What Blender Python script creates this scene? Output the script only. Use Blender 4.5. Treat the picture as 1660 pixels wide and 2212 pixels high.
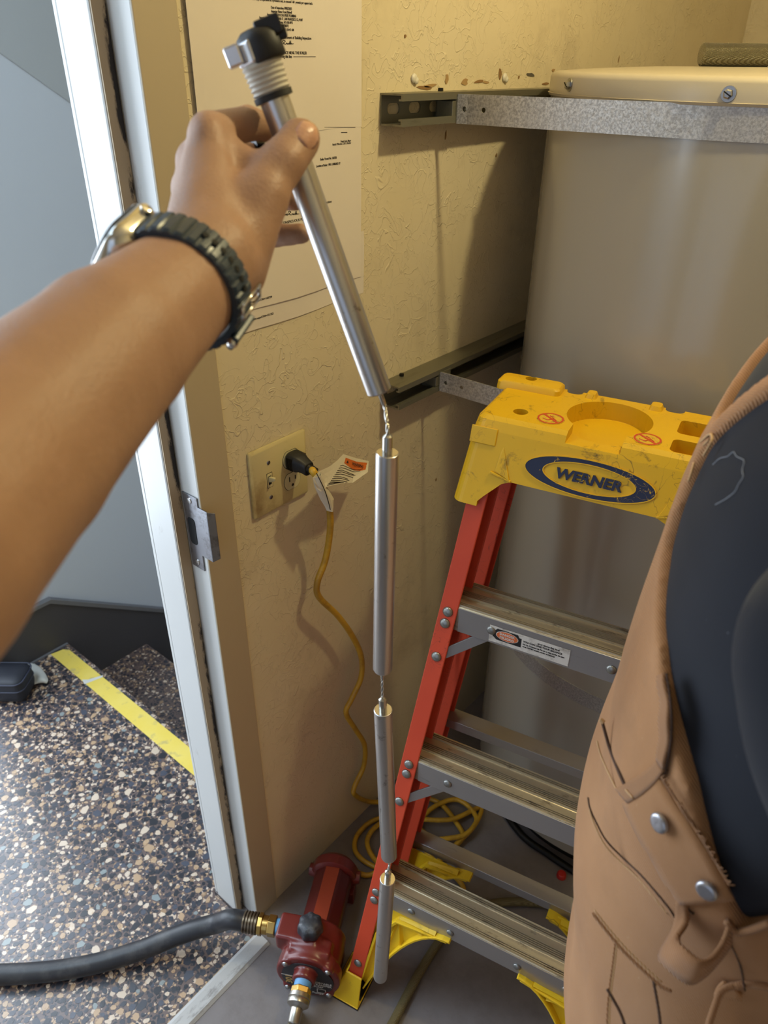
import bpy, bmesh, math, random
import numpy as np
from mathutils import Vector, Matrix
for o in list(bpy.data.objects): bpy.data.objects.remove(o)
SC = bpy.context.scene; COL = SC.collection
R2 = math.radians
# ------------------------------------------------------------------ camera
FPX, PITCH, ROLL, YAW = 1598.16, .547775, .0122475, .689
CAM = np.array([.7768, 0., 1.58])
_f = np.array([-math.sin(YAW)*math.cos(PITCH), math.cos(YAW)*math.cos(PITCH), -math.sin(PITCH)])
_r = np.array([math.cos(YAW), math.sin(YAW), 0.]); _u = np.cross(_r, _f)
CR = _r*math.cos(ROLL)+_u*math.sin(ROLL); CU = -_r*math.sin(ROLL)+_u*math.cos(ROLL); CF = _f
cd = bpy.data.cameras.new('camera'); cam = bpy.data.objects.new('camera', cd); COL.objects.link(cam)
cam.matrix_world = Matrix(((CR[0], CU[0], -CF[0], CAM[0]), (CR[1], CU[1], -CF[1], CAM[1]), (CR[2], CU[2], -CF[2], CAM[2]), (0, 0, 0, 1)))
cd.sensor_fit = 'VERTICAL'; cd.sensor_height = 36; cd.sensor_width = 36*1660/2212; cd.lens = FPX*36/2212
cd.clip_start = .02; cd.clip_end = 60
cd.dof.use_dof = True; cd.dof.focus_distance = 1.0; cd.dof.aperture_fstop = 8.0
SC.camera = cam
# ------------------------------------------------------------------ world, lights, exposure
W = bpy.data.worlds.new('daylight'); SC.world = W; W.use_nodes = True
W.node_tree.nodes['Background'].inputs[0].default_value = (.62, .76, 1, 1)
W.node_tree.nodes['Background'].inputs[1].default_value = .9
def light(name, kind, loc, power, col, size=.1, size_y=None, target=None):
    l = bpy.data.lights.new(name, kind); l.energy = power; l.color = col
    o = bpy.data.objects.new(name, l); COL.objects.link(o); o.location = loc
    if kind == 'AREA':
        l.shape = 'RECTANGLE'; l.size = size; l.size_y = size_y or size
    else: l.shadow_soft_size = size
    if target is not None:
        o.rotation_euler = (Vector(target)-Vector(loc)).to_track_quat('-Z', 'Y').to_euler()
    return o
light('ceiling_bulb', 'POINT', (.675, .975, 2.13), 22, (1, .85, .46), .028)
light('stairwell_daylight', 'AREA', (-1.0, -2.3, 1.75), 24, (.76, .88, 1), 1.0, 1.5, (-.3, .6, .75))
light('stairwell_top_fill', 'AREA', (-.55, -.15, 2.58), 40, (.60, .80, 1), .8, 1.5, (-.6, -.05, 0))  # overhead fill lamp, added to lift the stairwell wall more than the jamb
light('entrance_daylight', 'AREA', (-1.42, -.13, 1.08), 52, (.80, .90, 1), 1.3, 2.0, (1.0, -.13, 1.08))
light('room_fill', 'AREA', (1.0, -1.6, 2.2), .6, (.95, .95, 1), 1.0, 1.0, (.5, .8, .8))  # faint fill lamp added behind the camera, no known source there
SC.view_settings.view_transform = 'Standard'; SC.view_settings.look = 'None'
SC.view_settings.exposure = 0.0; SC.view_settings.gamma = 1; SC.view_settings.use_curve_mapping = False
# ------------------------------------------------------------------ measuring helpers (pixel of the photo -> point on a known plane of the room)
def ray(x, y): return CR*(x-830)/FPX-CU*(y-1106)/FPX+CF
def at_x(x, y, X=0.): d = ray(x, y); return Vector(CAM+d*((X-CAM[0])/d[0]))
def at_y(x, y, Y=0.): d = ray(x, y); return Vector(CAM+d*((Y-CAM[1])/d[1]))
def at_z(x, y, Z=0.): d = ray(x, y); return Vector(CAM+d*((Z-CAM[2])/d[2]))
def at_d(x, y, D): return Vector(CAM+ray(x, y)*D)                      # D = depth along the view axis
def at_h(x, y, D): d = ray(x, y); return Vector(CAM+d*(D/math.hypot(d[0], d[1])))  # D = horizontal distance
def V(*a): return Vector(a)
# ------------------------------------------------------------------ materials
def lin(c):
    return tuple((v/255/12.92 if v/255 <= .04045 else ((v/255+.055)/1.055)**2.4) for v in c[:3])+(1,)
class NT:
    def __init__(s, name):
        s.m = bpy.data.materials.new(name); s.m.use_nodes = True; s.t = s.m.node_tree
        s.b = s.t.nodes['Principled BSDF']; s.co = s.n('ShaderNodeTexCoord').outputs['Object']
    def n(s, k, **p):
        o = s.t.nodes.new(k)
        for a, b in p.items(): setattr(o, a, b)
        return o
    def l(s, a, b): s.t.links.new(a, b)
    def noise(s, scale, detail=3, rough=.5, dist=0, co=None):
        o = s.n('ShaderNodeTexNoise'); o.inputs['Scale'].default_value = scale; o.inputs['Detail'].default_value = detail
        o.inputs['Roughness'].default_value = rough; o.inputs['Distortion'].default_value = dist
        s.l(co or s.co, o.inputs['Vector']); return o.outputs['Fac']
    def vor(s, scale, feature='F1', co=None):
        o = s.n('ShaderNodeTexVoronoi', feature=feature); o.inputs['Scale'].default_value = scale
        s.l(co or s.co, o.inputs['Vector']); return o
    def stretch(s, sx, sy, sz):
        o = s.n('ShaderNodeMapping'); o.inputs['Scale'].default_value = (sx, sy, sz); s.l(s.co, o.inputs['Vector']); return o.outputs[0]
    def ramp(s, fac, stops, interp='LINEAR'):
        o = s.n('ShaderNodeValToRGB'); o.color_ramp.interpolation = interp; e = o.color_ramp.elements
        while len(e) < len(stops): e.new(.5)
        for q, (p, c) in zip(e, stops): q.position = p; q.color = c if len(c) == 4 else lin(c)
        s.l(fac, o.inputs[0]); return o.outputs[0]
    def mix(s, fac, a, b, mode='MIX'):
        o = s.n('ShaderNodeMix', data_type='RGBA', blend_type=mode)
        for k, v in ((0, fac), (6, a), (7, b)):
            if hasattr(v, 'links'): s.l(v, o.inputs[k])
            else: o.inputs[k].default_value = v
        return o.outputs[2]
    def math(s, op, a, b=0.):
        o = s.n('ShaderNodeMath', operation=op)
        for k, v in ((0, a), (1, b)):
            if hasattr(v, 'links'): s.l(v, o.inputs[k])
            else: o.inputs[k].default_value = v
        return o.outputs[0]
    def bump(s, h, strength=.3, dist=.002, chain=None):
        o = s.n('ShaderNodeBump'); o.inputs['Strength'].default_value = strength; o.inputs['Distance'].default_value = dist
        s.l(h, o.inputs['Height'])
        if chain: s.l(chain, o.inputs['Normal'])
        return o.outputs[0]
    def done(s, col=None, rough=.5, metal=0, normal=None, spec=.5, **k):
        b = s.b
        for key, v in (('Base Color', col), ('Roughness', rough), ('Metallic', metal), ('Specular IOR Level', spec), ('Normal', normal)):
            if v is None: continue
            if hasattr(v, 'links'): s.l(v, b.inputs[key])
            else: b.inputs[key].default_value = v
        for key, v in k.items(): b.inputs[key.replace('_', ' ')].default_value = v
        return s.m
def plain(name, c, rough=.5, metal=0, var=.12, vs=25, bump=0, bs=200, bd=.0008, spec=.5, dirt=None, ds=18, **k):
    """paint, plastic, metal: colour with a little wear and fine relief"""
    t = NT(name); base = lin(c); lo = tuple(v*(1-var) for v in base[:3])+(1,)
    col = t.mix(t.noise(vs, 4), lo, base)
    if dirt is not None:
        f = t.ramp(t.noise(ds, 6, .65), [(.5, (0, 0, 0, 1)), (.68, (1, 1, 1, 1))]); col = t.mix(f, col, lin(dirt))
    nm = t.bump(t.noise(bs, 3), bump, bd) if bump else None
    return t.done(col, rough, metal, nm, spec, **k)
# ------------------------------------------------------------------ mesh building
_inv = {}
class B:
    def __init__(s, tf=None): s.v = []; s.f = []; s.tf = tf
    def add(s, vs, fs):
        k = len(s.v); s.v += [Vector(p) for p in vs]; s.f += [tuple(i+k for i in f) for f in fs]; return s
    def box(s, x0, x1, y0, y1, z0, z1):
        return s.add([(x0, y0, z0), (x1, y0, z0), (x1, y1, z0), (x0, y1, z0), (x0, y0, z1), (x1, y0, z1), (x1, y1, z1), (x0, y1, z1)],
                     [(0, 3, 2, 1), (4, 5, 6, 7), (0, 1, 5, 4), (1, 2, 6, 5), (2, 3, 7, 6), (3, 0, 4, 7)])
    def obox(s, c, ax, ay, az, hx, hy, hz):
        c, ax, ay, az = Vector(c), Vector(ax).normalized(), Vector(ay).normalized(), Vector(az).normalized()
        P = [c+ax*hx*i+ay*hy*j+az*hz*k for k in (-1, 1) for i, j in ((-1, -1), (1, -1), (1, 1), (-1, 1))]
        return s.add(P, [(0, 3, 2, 1), (4, 5, 6, 7), (0, 1, 5, 4), (1, 2, 6, 5), (2, 3, 7, 6), (3, 0, 4, 7)])
    def loft(s, rings, cap=True, closed=True):
        n = len(rings[0]); k = len(s.v); s.v += [Vector(p) for r in rings for p in r]
        for i in range(len(rings)-1):
            for j in range(n if closed else n-1):
                a, b = k+i*n+j, k+i*n+(j+1) % n; s.f.append((a, b, b+n, a+n))
        if cap: s.f.append(tuple(k+j for j in range(n))[::-1]); s.f.append(tuple(k+(len(rings)-1)*n+j for j in range(n)))
        return s
    def prism(s, poly, o, ax, ay, az, h):                               # poly in (ax,ay), extruded h along az
        o, ax, ay, az = Vector(o), Vector(ax), Vector(ay), Vector(az)
        r0 = [o+ax*p[0]+ay*p[1] for p in poly]; return s.loft([r0, [p+az*h for p in r0]])
    def cyl(s, p0, p1, r0, r1=None, n=16):
        p0, p1 = Vector(p0), Vector(p1); r1 = r0 if r1 is None else r1; d = (p1-p0).normalized(); a = d.orthogonal().normalized(); b = d.cross(a)
        c = [(math.cos(2*math.pi*i/n), math.sin(2*math.pi*i/n)) for i in range(n)]
        return s.loft([[p0+(a*x+b*y)*r0 for x, y in c], [p1+(a*x+b*y)*r1 for x, y in c]])
    def lathe(s, o, d, prof, n=24, ref=None, sx=1, a0=0):                # prof: (t along d, r)
        o, d = Vector(o), Vector(d).normalized(); a = (Vector(ref)-d*Vector(ref).dot(d)).normalized() if ref is not None else d.orthogonal().normalized(); b = d.cross(a)
        return s.loft([[o+d*t+(a*math.cos(a0+2*math.pi*i/n)*sx+b*math.sin(a0+2*math.pi*i/n))*r for i in range(n)] for t, r in prof])
    def tube(s, path, r, n=10, sub=0):
        P = spline(path, sub) if sub else [Vector(p) for p in path]
        rad = r if callable(r) else (lambda t: r)
        d0 = (P[1]-P[0]).normalized(); a = d0.orthogonal().normalized(); rings = []
        for i, p in enumerate(P):
            d = (P[min(i+1, len(P)-1)]-P[max(i-1, 0)]).normalized(); a = (a-d*a.dot(d)).normalized(); b = d.cross(a); q = rad(i/(len(P)-1))
            rings.append([p+(a*math.cos(2*math.pi*j/n)+b*math.sin(2*math.pi*j/n))*q for j in range(n)])
        return s.loft(rings)
    def ball(s, c, r, n=12, m=8, d=(0, 0, 1), sq=1):
        return s.lathe(c, d, [(-r*sq*math.cos(math.pi*i/m), max(r*math.sin(math.pi*i/m), r*.02)) for i in range(m+1)], n)
    def build(s, name, mat, parent=None, smooth=False, bevel=0, seg=2, kind=None, sub=0):
        me = bpy.data.meshes.new(name); vs = s.v
        if s.tf is not None: vs = [s.tf @ p for p in vs]
        o = bpy.data.objects.new(name, me); COL.objects.link(o)
        if parent is not None:
            _inv[o.name] = iv = _inv[parent.name]; vs = [iv @ p for p in vs]; o.parent = parent
        else: _inv[o.name] = Matrix()
        me.from_pydata([tuple(p) for p in vs], [], s.f)
        bm = bmesh.new(); bm.from_mesh(me); bmesh.ops.recalc_face_normals(bm, faces=bm.faces); bm.to_mesh(me); bm.free()
        if mat: me.materials.append(mat)
        if smooth:
            me.polygons.foreach_set('use_smooth', [True]*len(me.polygons))
            if smooth is not True: me.set_sharp_from_angle(angle=R2(smooth))
        if bevel:
            m = o.modifiers.new('bevel', 'BEVEL'); m.width = bevel; m.segments = seg; m.limit_method = 'ANGLE'; m.angle_limit = R2(35)
        if sub:
            m = o.modifiers.new('subsurf', 'SUBSURF'); m.levels = sub; m.render_levels = sub
        if kind: o['kind'] = kind
        return o
def spline(path, sub=8):
    P = [Vector(p) for p in path]; Q = [P[0]*2-P[1]]+P+[P[-1]*2-P[-2]]; out = []
    for i in range(1, len(Q)-2):
        a, b, c, d = Q[i-1:i+3]
        for k in range(sub):
            t = k/sub; out.append(.5*((2*b)+(c-a)*t+(2*a-5*b+4*c-d)*t*t+(3*b-a-3*c+d)*t**3))
    out.append(P[-1]); return out
def thing(name, label, cat, M=None, group=None, kind=None):
    o = bpy.data.objects.new(name, None); COL.objects.link(o); o.empty_display_size = .05
    M = M if isinstance(M, Matrix) else Matrix.Translation(Vector(M or (0, 0, 0)))
    o.matrix_world = M; _inv[o.name] = M.inverted()
    if label: o['label'] = label
    if cat: o['category'] = cat
    if group: o['group'] = group
    if kind: o['kind'] = kind
    return o
def tag(o, label, cat, group=None):
    o['label'] = label; o['category'] = cat
    if group: o['group'] = group
    return o
def cut(o, cutters, op='DIFFERENCE'):
    """boolean, applied at once; the cutting bodies are removed"""
    for c in cutters:
        m = o.modifiers.new('cut', 'BOOLEAN'); m.object = c; m.operation = op; m.solver = 'EXACT'
    bpy.context.view_layer.update(); dg = bpy.context.evaluated_depsgraph_get()
    me = bpy.data.meshes.new_from_object(o.evaluated_get(dg)); o.modifiers.clear(); o.data = me
    for c in cutters: bpy.data.objects.remove(c)
    return o
def text(s, size, o, ax, ay, mat, parent, name='lettering', align='CENTER', depth=.0003, bold=0, sx=1, shear=0):
    c = bpy.data.curves.new(name, 'FONT'); c.body = s; c.size = size; c.align_x = align; c.extrude = depth/2; c.offset = bold; c.resolution_u = 2; c.shear = shear
    t = bpy.data.objects.new('t', c); COL.objects.link(t); bpy.context.view_layer.update()
    me = bpy.data.meshes.new_from_object(t.evaluated_get(bpy.context.evaluated_depsgraph_get())); bpy.data.objects.remove(t)
    o, ax, ay = Vector(o), Vector(ax).normalized(), Vector(ay).normalized(); az = ax.cross(ay)
    b = B(); b.add([o+ax*v.co.x*sx+ay*v.co.y+az*(v.co.z+depth/2) for v in me.vertices], [tuple(p.vertices) for p in me.polygons])
    bpy.data.meshes.remove(me); return b.build(name, mat, parent)
def rrect(w, h, r, n=5, cx=0, cy=0):
    out = []
    for sx, sy, a0 in ((1, 1, 0), (-1, 1, 90), (-1, -1, 180), (1, -1, 270)):
        for i in range(n+1):
            a = R2(a0+90*i/n); out.append((cx+sx*(w/2-r)+r*math.cos(a), cy+sy*(h/2-r)+r*math.sin(a)))
    return out
def ell(a, b, n=32, cx=0, cy=0): return [(cx+a*math.cos(2*math.pi*i/n), cy+b*math.sin(2*math.pi*i/n)) for i in range(n)]
# --- organic shapes: a distance field turned into one continuous surface
def cones(X, Y, Z, L, k=.01):
    D = None
    for a, b, ra, rb in L:
        a = np.array(a, np.float32); b = np.array(b, np.float32); ab = b-a; l2 = float(ab@ab)+1e-9
        t = np.clip(((X-a[0])*ab[0]+(Y-a[1])*ab[1]+(Z-a[2])*ab[2])/l2, 0, 1)
        d = np.sqrt((X-a[0]-t*ab[0])**2+(Y-a[1]-t*ab[1])**2+(Z-a[2]-t*ab[2])**2)-(ra+(rb-ra)*t)
        D = d if D is None else smin(D, d, k)
    return D
def smin(a, b, k):
    h = np.clip(.5+.5*(b-a)/k, 0, 1); return b+(a-b)*h-k*h*(1-h)
def smax(a, b, k): return -smin(-a, -b, k)
def surface(fn, lo, hi, h):
    ax = [np.arange(lo[i], hi[i]+h, h, dtype=np.float32) for i in range(3)]
    G = np.meshgrid(*ax, indexing='ij'); F = fn(*G).astype(np.float32); nc = tuple(n-1 for n in F.shape)
    acc = np.zeros(nc+(3,), np.float32); cnt = np.zeros(nc, np.float32); edges = []
    for a in range(3):
        o1, o2 = [i for i in range(3) if i != a]
        sl = lambda ax_, s_: tuple(s_ if i == ax_ else slice(None) for i in range(3))
        v0 = F[sl(a, slice(None, -1))]; v1 = F[sl(a, slice(1, None))]; cr = (v0 < 0) != (v1 < 0)
        t = np.where(cr, v0/np.where(cr, v0-v1, 1), 0); idx = np.indices(v0.shape).astype(np.float32); idx[a] += t
        for d1 in (0, 1):
            for d2 in (0, 1):
                s = [slice(None)]*3; s[o1] = slice(d1, d1+nc[o1]); s[o2] = slice(d2, d2+nc[o2]); s = tuple(s)
                c = cr[s]; cnt += c
                for q in range(3): acc[..., q] += c*idx[q][s]
        edges.append((a, o1, o2, cr, v0 < 0))
    m = cnt > 0; ids = -np.ones(nc, np.int64); ids[m] = np.arange(m.sum())
    P = acc[m]/cnt[m][:, None]*h+np.array(lo, np.float32); faces = []
    for a, o1, o2, cr, neg in edges:
        I = np.argwhere(cr); ok = (I[:, o1] >= 1) & (I[:, o1] <= nc[o1]-1) & (I[:, o2] >= 1) & (I[:, o2] <= nc[o2]-1); I = I[ok]
        fl = neg[tuple(I.T)]
        if a == 1: fl = ~fl
        def g(d1, d2):
            J = I.copy(); J[:, o1] += d1; J[:, o2] += d2; return ids[tuple(J.T)]
        q = np.stack([g(-1, -1), g(0, -1), g(0, 0), g(-1, 0)], 1); q[~fl] = q[~fl][:, ::-1]; faces.append(q)
    return P, np.concatenate(faces)
def organic(name, fn, lo, hi, h, mat, parent, smooth_it=0):
    P, Q = surface(fn, lo, hi, h); iv = _inv[parent.name] if parent is not None else Matrix()
    me = bpy.data.meshes.new(name); o = bpy.data.objects.new(name, me); COL.objects.link(o)
    if parent is not None: o.parent = parent
    _inv[o.name] = iv; A = np.array(iv)
    P = P@A[:3, :3].T+A[:3, 3]
    me.from_pydata(P.tolist(), [], Q.tolist()); me.materials.append(mat)
    bm = bmesh.new(); bm.from_mesh(me); bmesh.ops.recalc_face_normals(bm, faces=bm.faces); bm.to_mesh(me); bm.free()
    me.polygons.foreach_set('use_smooth', [True]*len(me.polygons))
    if smooth_it:
        m = o.modifiers.new('smooth', 'SMOOTH'); m.iterations = smooth_it; m.factor = .5
    return o
# ------------------------------------------------------------------ materials of the room
def plaster(name, c, c2):
    t = NT(name); w = t.noise(6, 2); big = t.mix(w, lin(c), lin(c2))
    st = t.ramp(t.noise(3.2, 6, .7), [(.56, (0, 0, 0, 1)), (.75, (1, 1, 1, 1))]); col = t.mix(t.math('MULTIPLY', st, .35), big, lin((118, 96, 74)))
    mask = t.ramp(t.noise(9, 3), [(.34, (0, 0, 0, 1)), (.52, (1, 1, 1, 1))])
    ridge = t.ramp(t.noise(24, 2, .5, 1.2), [(.482, (0, 0, 0, 1)), (.498, (1, 1, 1, 1)), (.506, (.3, .3, .3, 1)), (.6, (.22, .22, .22, 1))])
    ridge2 = t.ramp(t.noise(38, 2, .5, .8), [(.545, (0, 0, 0, 1)), (.558, (1, 1, 1, 1)), (.568, (.1, .1, .1, 1))])
    h = t.math('ADD', t.math('MULTIPLY', ridge, mask), t.math('MULTIPLY', ridge2, t.math('MULTIPLY', mask, .6)))
    nm = t.bump(h, .5, .0025); nm = t.bump(t.noise(260, 2), .12, .0006, nm)
    return t.done(col, .62, 0, nm, .35)
M_wall = plaster('plaster_paint', (214, 200, 169), (204, 188, 152))
M_ceil = plain('ceiling_paint', (225, 215, 195), .7)
def concrete():
    t = NT('concrete'); a = t.mix(t.noise(3.5, 6, .65), lin((100, 93, 92)), lin((134, 127, 126)))
    a = t.mix(t.math('MULTIPLY', t.ramp(t.noise(11, 8, .75), [(.45, (0, 0, 0, 1)), (.7, (1, 1, 1, 1))]), .45), a, lin((82, 72, 68)))
    return t.done(a, t.math('ADD', t.math('MULTIPLY', t.noise(7, 5), .3), .3), 0, t.bump(t.noise(30, 6, .7), .12, .003), .45)
M_conc = concrete()
def scuffed(name, c, dirt, rough=.35, sc=9, lo=.56, hi=.74, st=(1, 1, .25), bump=.12):
    t = NT(name); co = t.stretch(*st); f = t.ramp(t.noise(sc*3, 8, .72, 0, co), [(lo, (0, 0, 0, 1)), (hi, (1, 1, 1, 1))])
    col = t.mix(f, t.mix(t.noise(4, 3), lin(c), tuple(v*.93 for v in lin(c)[:3])+(1,)), lin(dirt))
    nm = t.bump(t.noise(45, 4, .6, 0, t.stretch(1, 1, .08)), bump, .0015); return t.done(col, rough, 0, nm, .5)
M_jamb = scuffed('door_frame_paint', (200, 199, 195), (120, 104, 84), .38, 8, .64, .8)
M_cas = scuffed('casing_paint', (178, 162, 134), (120, 96, 66), .45, 5, .66, .84)
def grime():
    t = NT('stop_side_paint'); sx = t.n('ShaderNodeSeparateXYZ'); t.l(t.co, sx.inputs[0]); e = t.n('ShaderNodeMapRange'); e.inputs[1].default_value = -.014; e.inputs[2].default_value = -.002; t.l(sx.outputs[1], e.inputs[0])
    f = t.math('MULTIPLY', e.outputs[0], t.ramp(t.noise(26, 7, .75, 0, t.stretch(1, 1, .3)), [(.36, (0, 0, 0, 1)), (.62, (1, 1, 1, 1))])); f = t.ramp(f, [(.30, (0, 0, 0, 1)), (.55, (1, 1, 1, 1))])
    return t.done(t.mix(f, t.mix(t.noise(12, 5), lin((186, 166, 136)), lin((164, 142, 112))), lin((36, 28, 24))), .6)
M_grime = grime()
M_saddle = scuffed('saddle_metal', (176, 174, 172), (70, 62, 54), .4, 10, .56, .76, (1, .3, 1))
def wallpaint(name, c, c2):
    t = NT(name); return t.done(t.mix(t.noise(2.2, 3), lin(c), lin(c2)), .5, 0, t.bump(t.noise(120, 3), .15, .0012), .4)
M_sw = wallpaint('stairwell_paint', (188, 196, 210), (180, 188, 202)); M_sw2 = wallpaint('stairwell_paint_shaded', (166, 172, 180), (158, 164, 172))  # the darker copy carries the shade of the upper wall
M_skirt = wallpaint('skirting_paint', (70, 68, 72), (62, 60, 64)); M_cap = plain('skirting_cap', (104, 104, 108), .45)
def terrazzo(name, base, dark):
    t = NT(name); v = t.vor(150); v2 = t.vor(85)
    chips = t.ramp(t.n('ShaderNodeSeparateColor').outputs[0], [(0, base)])
    def pick(vn, stops):
        s = t.n('ShaderNodeSeparateColor'); t.l(vn.outputs['Color'], s.inputs[0]); return t.ramp(s.outputs[0], stops, 'CONSTANT')
    c1 = pick(v, [(0, base), (.45, dark), (.66, (176, 146, 116)), (.82, (206, 186, 168)), (.9, base)])
    c2 = pick(v2, [(0, (44, 46, 54)), (.5, dark), (.62, (150, 122, 94)), (.8, (196, 176, 156))])
    e1 = t.ramp(t.vor(150, 'DISTANCE_TO_EDGE').outputs['Distance'], [(.06, (1, 1, 1, 1)), (.12, (0, 0, 0, 1))])
    e2 = t.ramp(t.vor(85, 'DISTANCE_TO_EDGE').outputs['Distance'], [(.1, (1, 1, 1, 1)), (.16, (0, 0, 0, 1))])
    m = t.ramp(t.noise(60, 1), [(.45, (0, 0, 0, 1)), (.5, (1, 1, 1, 1))])
    col = t.mix(m, t.mix(e1, c1, lin(base)), t.mix(e2, c2, lin(base)))
    return t.done(col, .3, 0, None, .6, Coat_Weight=.5, Coat_Roughness=.32)
M_terr = terrazzo('terrazzo_matrix', (98, 82, 78), (52, 54, 62))
M_chip = [plain('terrazzo_chip_'+n, c, .3, 0, .25, 90, dirt=d, ds=150, spec=.6, Coat_Weight=.5, Coat_Roughness=.32) for n, c, d in (
    ('slate', (60, 62, 72), (40, 42, 50)), ('black', (36, 38, 46), (60, 60, 66)), ('tan', (188, 158, 126), (160, 126, 92)), ('cream', (214, 196, 176), (190, 160, 130)), ('green', (140, 148, 148), (112, 122, 122)), ('gold', (200, 160, 110), (176, 136, 88)), ('blue', (74, 78, 92), (54, 58, 68)))]
# ------------------------------------------------------------------ the room shell
JY, SY = .53, .51                                                    # jamb face, stop face
DY0 = -.40                                                           # other side of the doorway
def struct(o): o['kind'] = 'structure'; return o
wl = B(); wl.box(-.12, 0, .586, 2.5, -1.0, 2.6); wl.box(-.12, 0, -2.4, DY0-.056, -.3, 2.6); wl.box(-.12, 0, DY0-.056, .586, 2.086, 2.6)
wall_left = struct(wl.build('wall_left', M_wall))
struct(B().box(-.12, 1.95, 2.45, 2.57, -.3, 2.6).build('wall_back', M_wall))
struct(B().box(1.83, 1.95, -2.4, 2.45, -.3, 2.6).build('wall_right', M_wall))
struct(B().box(-1.25, 1.95, -2.4, 2.57, 2.6, 2.7).build('ceiling', M_ceil))
struct(B().box(.026, 1.95, -2.4, SY, -.2, 0).box(-.119, 1.95, SY, 2.57, -.2, 0).build('floor', M_conc))
# scraped paint and old anchors above the strut are part of the wall
def flake(q, w, h, mat, name, rnd, rot=0):
    c = at_x(*q); n = 9; P = []
    for i in range(n):
        a = 2*math.pi*i/n; r = rnd.uniform(.6, 1.15); y, z = w/2*math.cos(a)*r, h/2*math.sin(a)*r
        P.append((y*math.cos(rot)-z*math.sin(rot), y*math.sin(rot)+z*math.cos(rot)))
    return B().prism(P, V(.0001, c.y, c.z), (0, 1, 0), (0, 0, 1), (1, 0, 0), .0008).build(name, mat, wall_left)
_rn = random.Random(4); M_scr = plain('bare_brown_board', (138, 104, 62), .8); M_scr2 = plain('bare_paper', (166, 134, 88), .8)
for q, w, h, m in (((920, 189), .045, .006, M_scr), ((932, 184), .036, .005, M_scr2), ((965, 172), .01, .014, M_scr2), ((1004, 177), .02, .009, M_scr2), ((1035, 176), .03, .006, M_scr), ((1050, 178), .022, .004, M_scr2),
                   ((1080, 160), .012, .017, M_scr), ((1147, 161), .03, .006, plain('pencil_smear', (90, 84, 72), .8)), ((1121, 167), .005, .006, M_scr), ((1178, 181), .04, .004, M_scr), ((1195, 152), .016, .006, M_scr2),
                   ((1337, 128), .004, .012, M_scr), ((963, 292), .004, .018, M_scr), ((1072, 335), .005, .006, M_scr), ((875, 78), .006, .004, M_scr), ((942, 1036), .004, .008, M_scr)):
    flake(q, w, h, m, 'paint_scrape', _rn, _rn.uniform(-.2, .3))
M_anch = plain('white_plastic', (214, 208, 192), .4)
for q in ((893, 169), (1089, 167)):
    c = at_x(*q); B().ball(c+V(.002, 0, 0), .0065, d=(1, 0, 0), sq=.5).ball(c+V(.003, .004, -.003), .005, d=(1, 0, 0), sq=.6).build('wall_anchor', M_anch, wall_left, True)
# ------------------------------------------------------------------ doorway
door = thing('door_1', 'cream painted door frame with grimy stop beside the stairwell', None, V(-.05, .53, 0), kind='structure')
for sgn, y0, tag_ in ((1, JY, ''), (-1, DY0, '')):
    f = lambda a: y0+sgn*a
    def bx(x0, x1, a, b, z0, z1, n, m, bev=.0015): return B().box(x0, x1, min(f(a), f(b)), max(f(a), f(b)), z0, z1).build(n, m, door, bevel=bev)
    jb = bx(-.042, .0, 0, .03, 0, 2.05, 'jamb', M_jamb); bx(-.128, -.042, 0, .03, 0, 2.05, 'jamb', M_jamb)
    bx(-.107, -.0435, -.02, 0, 0, 2.03, 'door_stop', M_jamb, .003); bx(-.119, -.108, -.018, 0, 0, 2.03, 'edge_bead', M_jamb, .003)
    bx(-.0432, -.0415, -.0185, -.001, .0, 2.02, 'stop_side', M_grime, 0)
    bx(-.0005, .0025, 0, .056, 0, 2.106, 'casing', M_cas, .0012)
B().box(-.128, 0, DY0, JY, 2.05, 2.09).build('head_jamb', M_jamb, door); B().box(-.0005, .0025, DY0-.056, JY+.056, 2.05, 2.106).build('head_casing', M_cas, door)
M_zinc = plain('zinc_plate', (150, 152, 158), .35, .9, .25, 30, .15, 300, dirt=(96, 92, 90), ds=40); M_dark = plain('dark_void', (12, 11, 10), .9); M_scw = plain('screw_steel', (176, 176, 176), .3, 1)
pl = [(-.037, .918), (-.008, .918), (-.008, .946), (.016, .946), (.016, 1.032), (-.003, 1.032), (-.003, 1.047), (-.037, 1.047)]
sp = B().prism(pl, V(0, JY-.0022, 0), (1, 0, 0), (0, 0, 1), (0, 1, 0), .0021).build('strike_plate', M_zinc, door, bevel=.0006)
B().prism(rrect(.019, .03, .004, cx=-.0, cy=0), V(.0155, JY-.002, .989), (0, 1, 0), (0, 0, 1), (1, 0, 0), .0018)
B().prism([(0, .946), (.012, .950), (.012, 1.028), (0, 1.032)], V(.0155, JY-.0018, 0), (.5, .87, 0), (0, 0, 1), (.87, -.5, 0), .0018).build('strike_lip', M_zinc, door, bevel=.0006)
B().prism(rrect(.017, .046, .006, cx=-.0235, cy=.984), V(0, JY-.0026, 0), (1, 0, 0), (0, 0, 1), (0, 1, 0), .0006).build('latch_hole', M_dark, sp)
for z, x in ((1.037, -.021), (.929, -.022)):
    s = B().lathe(V(x, JY-.0021, z), (0, -1, 0), [(0, .0052), (.0012, .0045), (.0014, .001)], 16).build('screw', M_scw, sp, 40)
    B().box(x-.003, x+.003, JY-.0038, JY-.0033, z-.0005, z+.0005).box(x-.0005, x+.0005, JY-.0038, JY-.0033, z-.003, z+.003).build('cross_slot', M_dark, None).parent = sp
struct(B().prism([(.024, 0), (.024, .004), (.03, .006), (.056, .006), (.062, .001), (.062, 0)], V(0, DY0, 0), (1, 0, 0), (0, 0, 1), (0, 1, 0), SY-DY0+.0).build('trim_1', M_saddle))
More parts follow.
